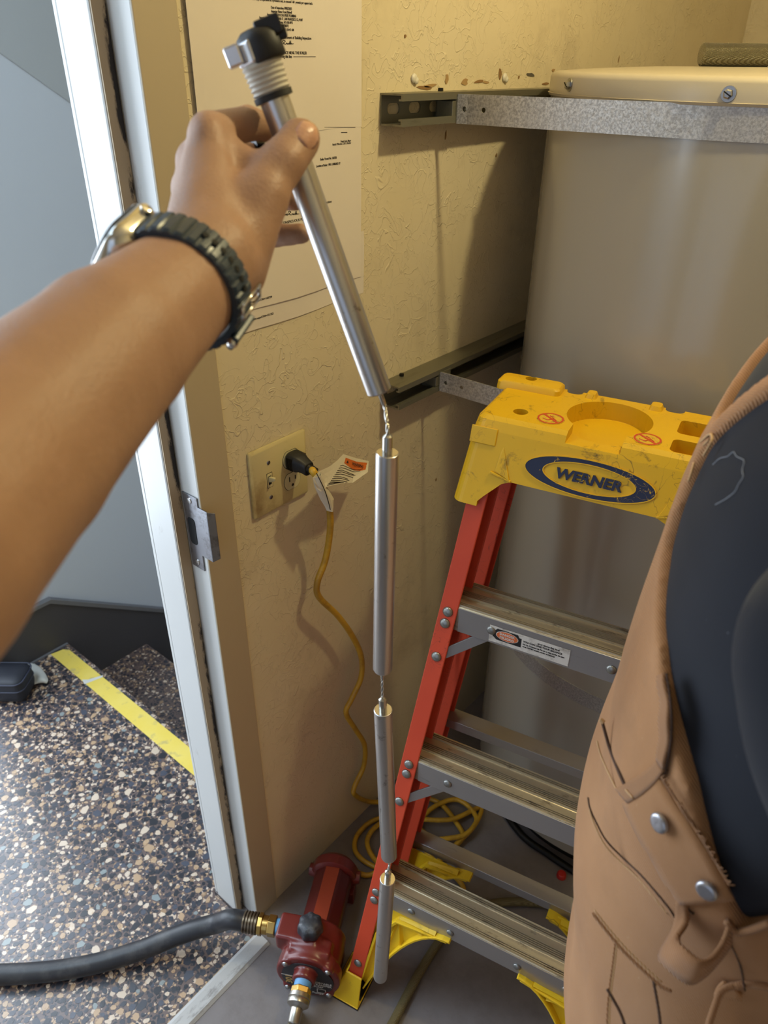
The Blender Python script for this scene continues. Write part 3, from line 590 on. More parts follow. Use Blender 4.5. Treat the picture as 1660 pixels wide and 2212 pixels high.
# steps: extruded treads with grip ridges
def step(zt):
    y0 = yf(zt)+.001; x = hw(zt)-.006; prof = [(0, -.046), (0, -.002), (.002, 0)]
    def ridges(a, n, p=.0034):
        for i in range(n): prof.extend([(a+i*p, -.0008), (a+i*p+.0006, .0024), (a+i*p+.0018, .0024), (a+i*p+.0024, -.0008)])
        return a+n*p
    e = ridges(.003, 3); prof.append((e+.001, -.0012)); e += .0135; prof.append((e-.0012, -.0012)); e = ridges(e, 5); prof.append((e+.001, -.0012)); e += .0135; prof.append((e-.0012, -.0012)); e = ridges(e, 3)
    prof.extend([(e+.002, 0), (e+.003, -.03), (e+.001, -.03), (e+.0005, -.0035), (.003, -.0035), (.0025, -.046)])
    s = LB().loft([[(sx*(x if b > -.01 else x+.002), y0+a, zt+b) for a, b in prof] for sx in (-1, 1)]).build('step', M_tread, lad)
    lip = LB().box(-x+.024, x-.024, y0-.0016, y0-.0001, zt-.046, zt-.0005).build('step_lip', M_lip, s, bevel=.0006)
    for sx in (-1, 1):
        for k in (0, 1): rivet(sx*(hw(zt-.012-.02*k)-.0145), yf(zt-.012-.02*k)-.0002, zt-.012-.02*k, nf, rails[sx])
        rivet(sx*(x-.078), y0-.0014, zt-.022, (0, -1, 0), s, .0078)
        if zt > .4:
            a = V(sx*(hw(zt-.1)-.010), yf(zt-.1)+.006, zt-.100); b = V(sx*(x-.072), y0+.006, zt-.040); d = (b-a).normalized(); n_ = V(0, 1, 0); u_ = d.cross(n_)
            LB().obox((a+b)/2, d, u_, n_, (b-a).length/2, .0085, .0014).build('step_brace', M_lip, s, bevel=.0006)
            rivet(sx*(hw(zt-.092)-.0145), yf(zt-.092)-.0002, zt-.092, nf, rails[sx])
    return s
S = [step(z) for z in (.288, .582, .874)]
for x in (-.066, .058): rivet(x, yf(.288)-.0006, .262, (0, -1, 0), S[0], .0075)
# rear bars
for z, h in ((.545, .020), (.25, .021)):
    y = yf(z)+.150; x = hw(z)-.012
    LB().loft([[(sx*x, y+a, z+b) for a, b in ((0, -h), (0, 0), (.028, .004), (.028, .001), (.003, -.003), (.003, -h))] for sx in (-1, 1)]).build('rear_bar', M_lip, lad, bevel=.0006)
# feet and the yellow corner braces that run up to the lowest step and rear bar
def foot(sx, off, name, dp):
    zt = .060; x1 = hw(0)+.020; xi = hw(0)-.042
    f0 = [(x1, off-.020, 0), (xi, off-.020, 0), (xi+.006, yf(zt)+off-.006, zt), (hw(zt)+.004, yf(zt)+off-.006, zt)]
    b = LB(); q = lambda P: [(sx*a, y, z) for a, y, z in P]
    b.loft([q(f0), q([(a, y+.0035, z) for a, y, z in f0])])
    s0 = [(x1, off-.020, 0), (x1, off+dp, 0), (hw(zt)+.004, yf(zt)+off+dp*.86, zt), (hw(zt)+.004, yf(zt)+off-.006, zt)]
    b.loft([q(s0), q([(a-.0035, y, z) for a, y, z in s0])])
    r0 = [(x1, off+dp, 0), (xi, off+dp, 0), (xi+.006, yf(zt)+off+dp*.86, zt), (hw(zt)+.004, yf(zt)+off+dp*.86, zt)]
    b.loft([q(r0), q([(a, y-.0035, z) for a, y, z in r0])])
    b.box(min(sx*x1, sx*xi), max(sx*x1, sx*xi), off-.020, off+dp, -.0, .004)
    o = b.build(name, M_yel2, lad, bevel=.0012)
    LB().box(min(sx*x1, sx*xi)-.001, max(sx*x1, sx*xi)+.001, off-.021, off+dp+.001, 0.0003, .0032).build('rubber_pad', M_blk, o)
    LB().box(min(sx*(x1-.008), sx*(xi+.002)), max(sx*(x1-.008), sx*(xi+.002)), off-.004, off+dp-.012, .004, .0052).build('foot_tread', M_blk, o)
    return o
def brace(sx, off, zt, xin, parent_foot):
    P = [(hw(.05)-.006, .05)]
    for i in range(13):
        a = i/12; P.append(((hw(.05)-.036)*(1-a)**1.0+xin*a-.0*(a), .030+(zt-.030)*(1-(1-a)**2.1)))
    P += [(xin+.004, zt), (hw(zt)-.03, zt), (hw(zt)-.006, zt)]
    y = lambda z: yf(z)+off
    b = LB(); f = [(sx*x, y(z), z) for x, z in P]; g = [(a, c+.0035, z) for a, c, z in f]; b.loft([f, g])
    # flange along the curve and triangular ribs
    C_ = P[1:14]; b.loft([[(sx*C_[i][0], y(C_[i][1])-.012, C_[i][1]), (sx*C_[i][0], y(C_[i][1])+.012, C_[i][1]), (sx*(C_[i][0]+.002), y(C_[i][1])+.012, C_[i][1]+.003), (sx*(C_[i][0]+.002), y(C_[i][1])-.012, C_[i][1]+.003)] for i in range(13)])
    c0 = V(hw(zt)-.066, 0, zt-.012)
    for i, w in ((2, .003), (5, .004), (8, .004), (10, .003)):
        q = V(C_[i][0]+.004, 0, C_[i][1]+.004); d = (c0-q).normalized(); n_ = V(-d.z, 0, d.x)*w
        R_ = []
        for p, hgt in ((q, .010), (c0, .004)):
            R_.append([(sx*(p.x+n_.x), y(p.z+n_.z), p.z+n_.z), (sx*p.x, y(p.z)-hgt, p.z), (sx*(p.x-n_.x), y(p.z-n_.z), p.z-n_.z)])
        b.loft(R_)
    b.loft([[(sx*x, y(z)-.011, z), (sx*x, y(z)+.001, z), (sx*(x-.004), y(z)+.001, z-.003), (sx*(x-.004), y(z)-.011, z-.003)] for x, z in ((hw(.05)-.026, .05), (hw(.2)-.030, zt-.065), (c0.x+.004, zt-.014), (xin+.01, zt-.002))])
    return b.build('corner_brace', M_yel2, parent_foot, bevel=.0008)
for sx in (-1, 1):
    f = foot(sx, 0, 'front_foot', .072); brace(sx, .012, .243, .062, f); rivet(sx*(hw(.088)-.0145), yf(.088)-.0002, .088, nf, rails[sx])
    f = foot(sx, .124, 'rear_foot', .058); brace(sx, .146, .232, .075, f)
# folded spreader
for sx in (-1, 1):
    x = sx*.186; sp_ = LB().tube([(x, yf(.585)+.066, .585), (x, yf(.60)+.075, .605), (x, yf(.67)+.092, .672), (x, yf(.69)+.100, .692), (x, yf(.80)+.112, .800)], .0032, 8).build('spreader_bar', plain('spreader_steel', (128, 116, 92), .4, .7), lad, True)
    LB().obox((x, yf(.59)+.060, .590), (0, .3, 1), (1, 0, 0), (0, 1, -.3), .030, .0016, .007).build('spreader_plate', plain('brass_plate', (170, 140, 70), .4, .7), sp_, bevel=.001)
# top cap
Z1 = 1.163; cap_w = .163
def capsec(z, gx, gf, gb, r=.014): return [( x, y, z) for x, y in rrect(2*(cap_w+gx), .153+gf+gb, r, 5, 0, .333+(gb-gf)/2)]
cap = LB().loft([capsec(1.040, .016, .038, .004, .016), capsec(1.145, .004, .006, .001, .016), capsec(1.158, .001, .0, 0, .015), capsec(Z1, -.005, -.006, -.005, .012)]).build('top_cap', M_yel, lad)
def cutter(b): return b.build('c', M_yel)
inner = LB().loft([[(x, y, z) for x, y in rrect(2*(cap_w+gx-.006), .153+gf+gb-.012, .011, 4, 0, .333+(gb-gf)/2)] for z, gx, gf, gb in ((1.03, .0165, .039, .0045), (1.128, .006, .010, .001))])
def arch(y0, y1):
    P = [(-.140, 1.02), (-.140, 1.047), (-.132, 1.056), (-.122, 1.066), (-.110, 1.078), (-.098, 1.083), (.098, 1.083), (.110, 1.078), (.122, 1.066), (.132, 1.056), (.140, 1.047), (.140, 1.02)]
    return LB().prism([(a, c) for a, c in P], (0, y0, 0), (1, 0, 0), (0, 0, 1), (0, 1, 0), y1-y0)
cut(cap, [cutter(inner), cutter(arch(.18, .50))])
ends = [LB().box(sx*.20-.03, sx*.20+.03, .262, .42, 1.02, 1.085) for sx in (-1, 1)]
# features of the top: round tray, holes, square slots, notches at the back
tray = cutter(LB().lathe((.003, .330, 1.1365), (0, 0, 1), [(0, .0565), (.04, .0585)], 48)); 
cs = [tray, cutter(LB().box(-.036, .036, .235, .30, 1.149, 1.18))]
for x, y, r in ((-.112, .292, .0105), (-.131, .398, .0085), (-.062, .296, .0075), (.070, .294, .0075), (-.090, .296, .0)):
    if r: cs.append(cutter(LB().cyl((x, y, 1.135), (x, y, 1.18), r, n=20)))
for x0, x1, y0, y1 in ((.092, .132, .265, .305), (.092, .140, .325, .372)): cs.append(cutter(LB().prism(rrect(x1-x0, y1-y0, .008, 4, (x0+x1)/2, (y0+y1)/2), (0, 0, 1.134), (1, 0, 0), (0, 1, 0), (0, 0, 1), .05)))
for x0, x1 in ((-.076, -.052), (.066, .092)): cs.append(cutter(LB().prism(rrect(x1-x0, .045, .009, 4, (x0+x1)/2, .415), (0, 0, 1.12), (1, 0, 0), (0, 1, 0), (0, 0, 1), .06)))
cut(cap, cs); m = cap.modifiers.new('bevel', 'BEVEL'); m.width = .0016; m.segments = 2; m.limit_method = 'ANGLE'; m.angle_limit = R2(40)
# raised ridge along the back left, pads and ribs
rg = LB(); rg.loft([[(x, y, z) for x, y in rrect(.098+2*g, .040+2*g, .008, 4, -.128, .388)] for z, g in ((Z1-.004, 0), (Z1+.007, -.001), (Z1+.010, -.004))])
rg = rg.build('back_ridge', M_yel, cap, 40); cut(rg, [cutter(LB().cyl((-.131, .396, 1.12), (-.131, .396, 1.2), .0085, n=20))])
for x0, x1 in ((-.046, -.030), (.045, .063)): LB().loft([[(x, y, z) for x, y in rrect(x1-x0+2*g, .022+2*g, .004, 3, (x0+x1)/2, .396)] for z, g in ((Z1-.004, .002), (Z1+.006, -.002))]).build('back_knob', M_yel, cap, 40)
def fy(z): return .333-.0765-.006-.032*(1.145-z)/.105
frn = V(0, -1, .032/.105).normalized(); frz = V(0, .032/.105, 1).normalized()
def fp(x, z, e=0): return V(x, fy(z), z)+frn*e
for sx in (-1, 1):
    LB().loft([[fp(sx*a, z, e) for a, z, e in ((.118, 1.128, -.0005), (.116, 1.126, .0004), (.100, 1.086, .0004))], [fp(sx*a, z, e) for a, z, e in ((.119, 1.127, -.0005), (.122, 1.094, .0022), (.1005, 1.0855, .0022))]]).build('moulded_rib', M_yel, cap)
    LB().obox(fp(sx*.113, 1.0875, .001), V(sx*1, 0, .25), frn, frz, .016, .0016, .0016).build('moulded_rib', M_yel, cap, bevel=.0006)
    LB().obox(fp(sx*.148, 1.137, .0006), (1, 0, 0), frn, frz, .019, .0012, .012).build('clip_pad', M_yel, cap, bevel=.001)
# maker's oval with raised letters
M_navy = wear('navy_moulding_ink', (22, 30, 58), (26, 34, 64), (206, 164, 30), 55, .60, .62, .4)
def oval(a, b, e0, e1, name, mat, cx=.004, cz=1.111, a2=None, b2=None):
    n = 48; g = lambda A, B_, e: [fp(cx+A*math.cos(2*math.pi*i/n), cz+B_*math.sin(2*math.pi*i/n), e) for i in range(n)]
    b_ = LB()
    if a2: b_.loft([g(a2, b2, e0), g(a, b, e0), g(a, b, e1), g(a2, b2, e1), g(a2, b2, e0)], cap=False)
    else: b_.loft([g(a, b, e0), g(a, b, e1)])
    return b_.build(name, mat, cap)
oval(.086, .0235, -.0006, .0010, 'emblem_ring', M_navy, a2=.062, b2=.0185); oval(.0875, .0248, -.0006, .0016, 'emblem_border', M_yel, a2=.086, b2=.0235); oval(.062, .0185, -.0006, .0014, 'emblem_border', M_yel, a2=.0606, b2=.0174)
lt = LT.to_3x3(); lo_ = LT @ fp(.004, 1.1045, .0002)
text('WERNER', .0190, lo_, lt @ V(1, 0, 0), lt @ frz, M_navy, cap, 'raised_lettering', depth=.0022, bold=.0007, sx=1.14, shear=.12)
# round no-standing marks on the top
M_red = plain('sticker_red', (196, 70, 30), .5)
for x, y, r in ((-.068, .2885, .019), (.062, .2855, .0185)):
    n = 36; b_ = LB(); g = lambda q: [(x+q*math.cos(2*math.pi*i/n), y+q*math.sin(2*math.pi*i/n), 0) for i in range(n)]
    s = LB().lathe((x, y-.0, Z1+.0001), (0, 0, 1), [(0, r), (.0005, r)], 36).build('warning_sticker', plain('sticker_yellow', (214, 172, 40), .5, dirt=(120, 96, 40), ds=160), cap)
    b_.loft([[(a, c, Z1+.0006+dz) for a, c, _ in g(q)] for q, dz in ((r*.82, 0), (r*.95, 0), (r*.95, .0003), (r*.82, .0003), (r*.82, 0))], cap=False)
    b_.obox((x, y, Z1+.0008), (1, -.85, 0), (.85, 1, 0), (0, 0, 1), r*.86, .0016, .0002); b_.build('prohibition_mark', M_red, s)
    LB().tube([(x-.010, y-.004, Z1+.0007), (x-.002, y-.007, Z1+.0007), (x+.003, y+.002, Z1+.0007), (x-.003, y+.008, Z1+.0007)], .0007, 5, 5).tube([(x+.003, y+.002, Z1+.0007), (x+.009, y-.004, Z1+.0007)], .0007, 5).build('climbing_figure', M_red, s)
# danger label on the upper step
zt = .874; yl = yf(zt)-.0010; def_ = None
def lp(x, z, e=0): return LT @ V(x, yl-e, z)
lb = LB(); M_lab = plain('label_white', (212, 206, 196), .5, 0, .1, 20, dirt=(150, 140, 128), ds=40); x0, x1 = -.092, .030
lab = lb.box(x0, x1, yl-.0005, yl, .832, .8625).build('danger_label', M_lab, S[2], bevel=.0003)
LB().prism([(x0+.002, .847), (x0+.012, .8595), (x0+.044, .8595), (x0+.046, .855), (x0+.050, .855), (x0+.050, .8385), (x0+.012, .8385)], (0, yl-.0007, 0), (1, 0, 0), (0, 0, 1), (0, 1, 0), .0003).build('label_black_panel', plain('label_black', (24, 24, 26), .5), lab)
LB().prism(ell(.0175, .0088, 30, x0+.028, .8495), (0, yl-.0012, 0), (1, 0, 0), (0, 0, 1), (0, 1, 0), .0004).build('label_border', M_lab, lab); LB().prism(ell(.0165, .0080, 30, x0+.028, .8495), (0, yl-.0014, 0), (1, 0, 0), (0, 0, 1), (0, 1, 0), .0004).build('label_orange_oval', plain('label_orange', (214, 106, 56), .5), lab)
for s_, z in (('DANGER', .8508), ('PELIGRO', .8443)): text(s_, .0058, lp(x0+.028, z, .0014), lt @ V(1, 0, 0), (0, 0, 1), M_lab, lab, bold=.0002)
M_lk = plain('label_ink', (26, 26, 28), .6)
for s_, z, h, x in (('at or above this level', .8548, .0042, x0+.074), ('YOU CAN LOSE YOUR BALANCE', .8500, .0043, x0+.0525), ('No Se Coloque de Pie en o mas arriba de este', .8452, .0036, x0+.0525), ('nivel. USTED puede perder su balance', .8408, .0034, x0+.0525)):
    text(s_, h, lp(x, z, .0006), lt @ V(1, 0, 0), (0, 0, 1), M_lk, lab, align='LEFT', bold=.00012, sx=.92)
# ------------------------------------------------------------------ transfer pump
M_pump = plain('pump_red_paint', (108, 38, 34), .28, 0, .2, 14, .1, 150, spec=.5); M_pumpd = plain('pump_motor_red', (84, 28, 26), .3, 0, .15, 20); M_pumpb = plain('pump_strip_orange', (140, 54, 32), .3)
M_knob = plain('black_knob', (44, 46, 52), .45, 0, .25, 30, .25, 260, dirt=(90, 92, 98), ds=60); M_brass = plain('brass', (196, 160, 92), .25, .95, .2, 40); M_ptfe = plain('blue_thread_tape', (96, 150, 196), .5)
PF = at_z(672, 2085, .066); PA = at_z(722, 1893, .066)-PF; PA.z = 0; PA.normalize(); PS = V(PA.y, -PA.x, 0)   # axis front->back, side to image right
PUT = Matrix(((PS.x, PA.x, 0, PF.x), (PS.y, PA.y, 0, PF.y), (0, 0, 1, .066), (0, 0, 0, 1)))
def PB(): return B(PUT)
pump = thing('transfer_pump', 'red portable transfer pump lying on the floor with hoses attached', 'pump', PUT)
def oct_(r, y, k=8, ph=22.5, sq=1): return [(r*math.cos(R2(ph+360*i/k)), y, r*math.sin(R2(ph+360*i/k))*sq) for i in range(k)]
mot = PB().loft([oct_(.0425, .05), oct_(.043, .055), oct_(.043, .182), oct_(.042, .188)]).build('motor_body', M_pumpd, pump, bevel=.006, seg=3)
PB().box(-.0150, .0150, .062, .184, .0392, .0412).build('motor_top_strip', M_pumpb, mot, bevel=.001)
PB().loft([[(x, y, z) for x, z in P] for y, P in ((.184, ell(.044, .044, 28)), (.188, ell(.050, .050, 28)), (.208, ell(.050, .050, 28)), (.217, ell(.042, .042, 28)), (.220, ell(.02, .02, 28)))]).build('end_bell', M_pump, pump, 40)
for sx in (-1, 1):
    PB().cyl((sx*.040, .197, -.002), (sx*.056, .197, -.002), .015, .013, 18).build('end_boss', M_pump, pump, 40)
    PB().box(sx*.034-.012, sx*.034+.012, .172, .206, -.066, -.030).box(sx*.04-.012, sx*.04+.012, .03, .066, -.066, -.036).build('mounting_foot', M_pump, pump, bevel=.003)
# pump head: a shaped casting
def headf(X, Y, Z):
    iv = np.array(PUT.inverted()); x = iv[0, 0]*X+iv[0, 1]*Y+iv[0, 3]; y = iv[1, 0]*X+iv[1, 1]*Y+iv[1, 3]; z = Z-.066
    def cy(yc, hy, r, k=.004, zz=0, xx=0): return smax(np.sqrt((x-xx)**2+(z-zz)**2)-r, np.abs(y-yc)-hy, k)
    def bxx(cx, cy_, cz, hx, hy, hz, r): 
        q = [np.abs(x-cx)-hx+r, np.abs(y-cy_)-hy+r, np.abs(z-cz)-hz+r]; return np.sqrt(sum(np.maximum(v, 0)**2 for v in q))+np.minimum(np.maximum(np.maximum(q[0], q[1]), q[2]), 0)-r
    d = cy(-.012, .012, .064, .005); d = smin(d, cy(.030, .034, .057, .006), .008)
    d = smin(d, bxx(-.030, .032, .045, .042, .026, .022, .006), .012); d = smin(d, bxx(0, .012, .050, .040, .012, .010, .006), .01)
    d = smin(d, smax(np.abs(np.sqrt((z-.055)**2+(y+.004)**2*1.0)-.0)-.007, np.abs(x)-.040, .004), .006)
    d = smin(d, cy(-.030, .014, .0225, .004, .022, -.002), .006)
    for a in (45, 135, 225, 315): d = smin(d, cy(-.014, .013, .009, .003, .059*math.sin(R2(a)), .059*math.cos(R2(a))), .006)
    return np.maximum(d, -(z+.0655))
c_ = PUT @ V(0, .01, 0)
head = organic('pump_head', headf, (c_.x-.13, c_.y-.13, -.004), (c_.x+.13, c_.y+.13, .150), .0022, M_pump, pump, 2)
M_plate = plain('pump_label_black', (38, 36, 40), .45); M_gold = plain('label_gold', (196, 156, 84), .4); M_lw = plain('label_print', (206, 200, 194), .5)
fpz = PB().lathe((0, -.0242, -.002), (0, -1, 0), [(0, .052), (.0014, .052), (.0018, .0505)], 40).build('face_plate', M_plate, pump, 40)
PB().box(-.052, -.012, -.0264, -.0262, -.0, .002).build('label_bar', M_lw, fpz)
r3 = PUT.to_3x3(); X_, Z_ = r3 @ V(1, 0, 0), V(0, 0, 1)
def ptxt(s, x, z, h, ax, ay, m, al='CENTER', sx=1): text(s, h, PUT @ V(x, -.0262, z), ax, ay, m, fpz, align=al, bold=h*.02, sx=sx)
ptxt('301', -.031, -.012, .019, Z_, -X_, M_gold, sx=1.1)
for i, s in enumerate(('PORTABLE', 'TRANSFER', 'PUMP')): ptxt(s, .012, -.008-.0075*i, .0076, X_, Z_, M_lw, 'LEFT')
ptxt('1/2', .004, -.022, .007, Z_, -X_, M_lw); ptxt('Pumps', .008, -.047, .0085, X_, Z_, M_lw, 'LEFT')
PB().box(.018, .036, -.0264, -.0262, -.042, -.0405).box(.018, .036, -.0264, -.0262, -.0285, -.027).box(.018, .0195, -.0264, -.0262, -.042, -.027).box(.0345, .036, -.0264, -.0262, -.042, -.027).build('label_frame', M_lw, fpz)
for a in (45, 135, 225, 315):
    x, z = .059*math.cos(R2(a)), .059*math.sin(R2(a)); s = PB().lathe((x, -.0268, z), (0, -1, 0), [(0, .0058), (.002, .0054), (.0042, .003), (.0044, .0004)], 14).build('cover_screw', M_scw, pump, 40)
# fluted knob on top
kb = [[( -.006+(r*(1+.055*math.cos(7*t)*f))*math.cos(t), .030+(r*(1+.055*math.cos(7*t)*f))*math.sin(t), z) for t in [2*math.pi*i/56 for i in range(56)]] for z, r, f in ((.064, .010, 0), (.068, .012, 0), (.069, .0225, .6), (.073, .0245, 1), (.088, .0235, 1), (.094, .020, .9), (.097, .013, .3), (.0975, .002, 0))]
PB().loft(kb).build('filler_knob', M_knob, pump, 50)
# ports, tape, brass
def hexa(r): return 6
o1 = PUT @ V(-.068, .036, .046); dl = (r3 @ V(-1, -.05, .02)).normalized()
PB().lathe((-.066, .036, .046), (-1, -.05, .02), [(0, .0165), (.012, .0155)], 24).build('blue_thread_tape', M_ptfe, pump, 40)
h1 = thing('suction_hose', 'thick black rubber hose with brass coupling running across the landing', 'hose', o1)
B().lathe(o1, dl, [(.011, .0195), (.012, .0205), (.026, .0205), (.027, .0195)], 6).lathe(o1, dl, [(.027, .0175), (.038, .0175)], 28).lathe(o1, dl, [(.038, .0190), (.0385, .0215), (.046, .0215), (.047, .0200)], 8).build('brass_coupling', M_brass, h1, 30, bevel=.0008)
fer = B()
prof = [(.046, .0170)]
for i in range(5): prof += [(.048+i*.0062, .0176), (.049+i*.0062, .0208), (.052+i*.0062, .0208), (.053+i*.0062, .0176)]
fer.lathe(o1, dl, prof+[(.080, .017)], 28).build('crimp_ferrule', plain('crimp_metal', (128, 112, 92), .35, .85, .3, 60, dirt=(70, 56, 42), ds=50), h1, 40)
e1 = o1+dl*.074; hz = .020; pth = [e1, o1+dl*.105+V(0, 0, .001)]
for q, z in (((470, 1994), .078), ((420, 2008), .062), ((365, 2028), .045), ((300, 2054), .031), ((200, 2083), .022), ((90, 2100), .0205), ((-40, 2105), .0205), ((-220, 2095), .0205), ((-520, 2060), .0205)): pth.append(at_z(*q, z))
def rubber():
    t = NT('black_rubber'); c = t.mix(t.ramp(t.noise(22, 6, .7), [(.5, (0, 0, 0, 1)), (.75, (1, 1, 1, 1))]), lin((40, 40, 44)), lin((72, 70, 70))); return t.done(c, .42, 0, t.bump(t.noise(600, 2), .2, .0006), .45)
B().tube(pth, .0192, 20, 10).build('hose_tube', rubber(), h1, True)
# outlet: boss on the face, tape, swivel nut, braided hose
o2 = PUT @ V(-.002, -.044, .022); d2 = (r3 @ V(0, -1, -.10)).normalized()
B().lathe(o2, d2, [(-.002, .0165), (.010, .0165)], 24).build('blue_thread_tape', M_ptfe, pump, 40)
h2 = thing('braided_hose', 'steel-braided hose coming out of the front of the red pump', 'hose', o2)
M_ss = plain('satin_steel', (176, 170, 160), .32, .95, .2, 60)
B().lathe(o2, d2, [(.009, .018), (.010, .0195), (.020, .0195), (.021, .018)], 6).build('swivel_hex', M_brass, h2, 30, bevel=.0008)
B().lathe(o2, d2, [(.020, .0165), (.021, .0205), (.028, .0212), (.029, .0200), (.031, .0212), (.038, .0205), (.042, .0145), (.044, .012)], 32).build('swivel_nut', M_ss, h2, 40)
d3 = (d2+V(0, 0, -.7)).normalized(); p3 = o2+d2*.042
P2 = [p3, p3+d2*.012+V(0, 0, -.002), p3+d2*.024+V(0, 0, -.006)]
B().tube(P2, .0118, 16, 4).build('hose_collar', M_ss, h2, True)
def braid(name, a, b, metal):
    t = NT(name); w = t.n('ShaderNodeTexWave', wave_type='BANDS', bands_direction='DIAGONAL'); w.inputs['Scale'].default_value = 260; t.l(t.co, w.inputs['Vector'])
    w2 = t.n('ShaderNodeTexWave', wave_type='BANDS', bands_direction='DIAGONAL'); w2.inputs['Scale'].default_value = 260; t.l(t.stretch(-1, 1, -1), w2.inputs['Vector'])
    h = t.math('MULTIPLY', w.outputs['Fac'], w2.outputs['Fac']); return t.done(t.ramp(h, [(.1, a), (.6, b)]), .4, metal, t.bump(h, .7, .0015), .5)
P3 = [P2[-1]]+[at_z(*q, z) for q, z in (((640, 2185), .012), ((628, 2230), .0105), ((600, 2330), .0105), ((610, 2460), .0105))]
B().tube(P3, .0098, 14, 10).build('braid', braid('steel_braid', (104, 92, 62), (206, 196, 160), .8), h2, True)
# discharge hose on the floor, running under the ladder
h3 = [at_z(*q, .0095) for q in ((800, 2290), (848, 2212), (880, 2150), (910, 2095), (945, 2040), (975, 2000), (1020, 1968), (1062, 1953), (1105, 1948), (1160, 1950), (1215, 1960), (1262, 1972), (1330, 1990), (1400, 2030))]
tag(B().tube(h3, .0092, 14, 8).build('floor_hose', braid('olive_braid', (96, 84, 52), (146, 132, 90), .1), None, True), 'olive braided hose curving over the floor under the ladder', 'hose')
hb = [at_z(*q, .009) for q in ((1060, 1690), (1085, 1742), (1110, 1782), (1140, 1815), (1180, 1842), (1225, 1872), (1262, 1893), (1330, 1920), (1400, 1940))]
tag(B().tube(hb, .0085, 12, 8).build('black_cable', M_blk, None, True), 'black cable on the floor between ladder and water heater', 'cable')
rc = at_z(1213, 1893, .0); rr = thing('red_cap', 'tiny red plastic cap on the floor under the rear bar of the ladder', 'cap', rc)
B().lathe(rc, (0, 0, 1), [(0.0004, .011), (.010, .010), (.012, .008)], 16).build('cap_body', plain('red_plastic', (190, 44, 34), .4), rr, 40)
# ------------------------------------------------------------------ yellow extension cord: plug, warning tag, lead down the wall, coil on the floor
M_cord = plain('yellow_cord', (204, 160, 44), .42, 0, .2, 30, dirt=(160, 122, 40), ds=24)
cord = thing('extension_cord', 'yellow extension cord plugged into the outlet, coiled on floor', 'cord', V(.06, .62, .3))
pc = PY(.0232, .0195); pd = V(.80, .38, -.42).normalized()
pg = B(); pxv = V(0, 1, 0); 
def psec(x, w, h, dz, dy=0): return [pc+V(x, dy+y, dz+z) for y, z in rrect(w, h, min(w, h)*.3, 4)]
pg.loft([psec(.0085, .026, .026, 0), psec(.0105, .030, .029, 0), psec(.026, .030, .028, -.001), psec(.031, .025, .024, -.002, .001), psec(.036, .022, .022, -.004, .002), psec(.044, .020, .020, -.0075, .003)])
plug = pg.build('plug', plain('black_plug', (26, 26, 28), .5, 0, .2, 60, .2, 300), cord, 45, bevel=.0015)
for i in range(6): B().box(pc.x+.0125+i*.0022, pc.x+.0135+i*.0022, pc.y-.0158, pc.y+.0158, pc.z-.011, pc.z+.009).build('grip_rib', M_blk, plug)
st = pc+V(.044, .003, -.0075)
B().cyl(st-V(.004, 0, -.001), st+V(.010, .005, -.004), .0085, .0065, 14).build('strain_relief', M_blk, plug, 40)
X1 = .058
lead = [st+V(.004, .002, -.002), at_x(678, 1020, .060), at_x(703, 1062, .060), at_x(713, 1105, .056), at_x(713, 1150, .050), at_x(703, 1210, .042), at_x(686, 1258, .036), at_x(690, 1290, .034), at_x(730, 1330, .034), at_x(762, 1375, .036), at_x(781, 1420, .040), at_x(780, 1465, .036), at_x(760, 1510, .030), at_x(748, 1540, .026), at_x(768, 1575, .024), at_x(788, 1610, .024), at_x(786, 1655, .020), at_x(766, 1700, .018), at_x(768, 1718, .020)]
# from the wall onto the floor and into the coil
coil = [at_z(*q, z) for q, z in (((800, 1732), .030), ((850, 1730), .012), ((905, 1722), .008), ((950, 1735), .008), ((985, 1775), .008), ((1000, 1810), .0085), ((960, 1830), .0175), ((890, 1780), .0085), ((820, 1768), .008), ((775, 1800), .0075), ((768, 1838), .0075), ((800, 1868), .008), ((850, 1880), .009),
        ((930, 1870), .0175), ((990, 1820), .0190), ((1030, 1770), .0180), ((990, 1728), .018), ((935, 1745), .019), ((905, 1790), .020), ((930, 1850), .027), ((990, 1900), .010), ((1000, 1930), .0075), ((960, 1945), .0075), ((900, 1920), .008), ((850, 1890), .018), ((805, 1850), .017), ((795, 1810), .0175), ((830, 1775), .0170), ((900, 1770), .027), ((975, 1770), .027), ((1040, 1745), .009),
        ((1010, 1800), .0275), ((940, 1815), .0285), ((870, 1835), .027), ((800, 1890), .0075), ((745, 1868), .0075), ((700, 1860), .0075), ((684, 1861), .0075))]
B().tube(lead+coil, .0058, 10, 7).build('cord_lead', M_cord, cord, True)
# tag: wrapped round the lead, then a flag with the warning
M_tag = plain('tag_paper', (216, 208, 186), .5, 0, .08, 30)
wt = thing('warning_tag', 'white warning tag with orange heading wrapped around the yellow cord', 'tag', at_x(715, 1060, .06))
tgb = B(); top_ = [(676, 1032), (690, 1018), (712, 1008), (728, 996), (742, 981), (770, 990), (797, 996)]; bot_ = [(684, 1056), (694, 1062), (706, 1052), (720, 1048), (738, 1044), (762, 1043), (795, 1020)]
xt, xb = [.0655, .066, .060, .053, .046, .043, .042], [.0665, .070, .072, .071, .069, .066, .062]; n_ = len(top_)
def fpt(s, t, e=0.):
    s *= n_-1; k = min(int(s), n_-2); u = s-k; L = lambda A: A[k]*(1-u)+A[k+1]*u
    P = [at_x(L([p[0] for p in top_]), L([p[1] for p in top_]), L(xt)), at_x(L([p[0] for p in bot_]), L([p[1] for p in bot_]), L(xb))]; d = (P[0]-P[1]).normalized(); nn = V(0, 1, 0).cross(d).normalized()
    return P[0].lerp(P[1], t)+nn*e
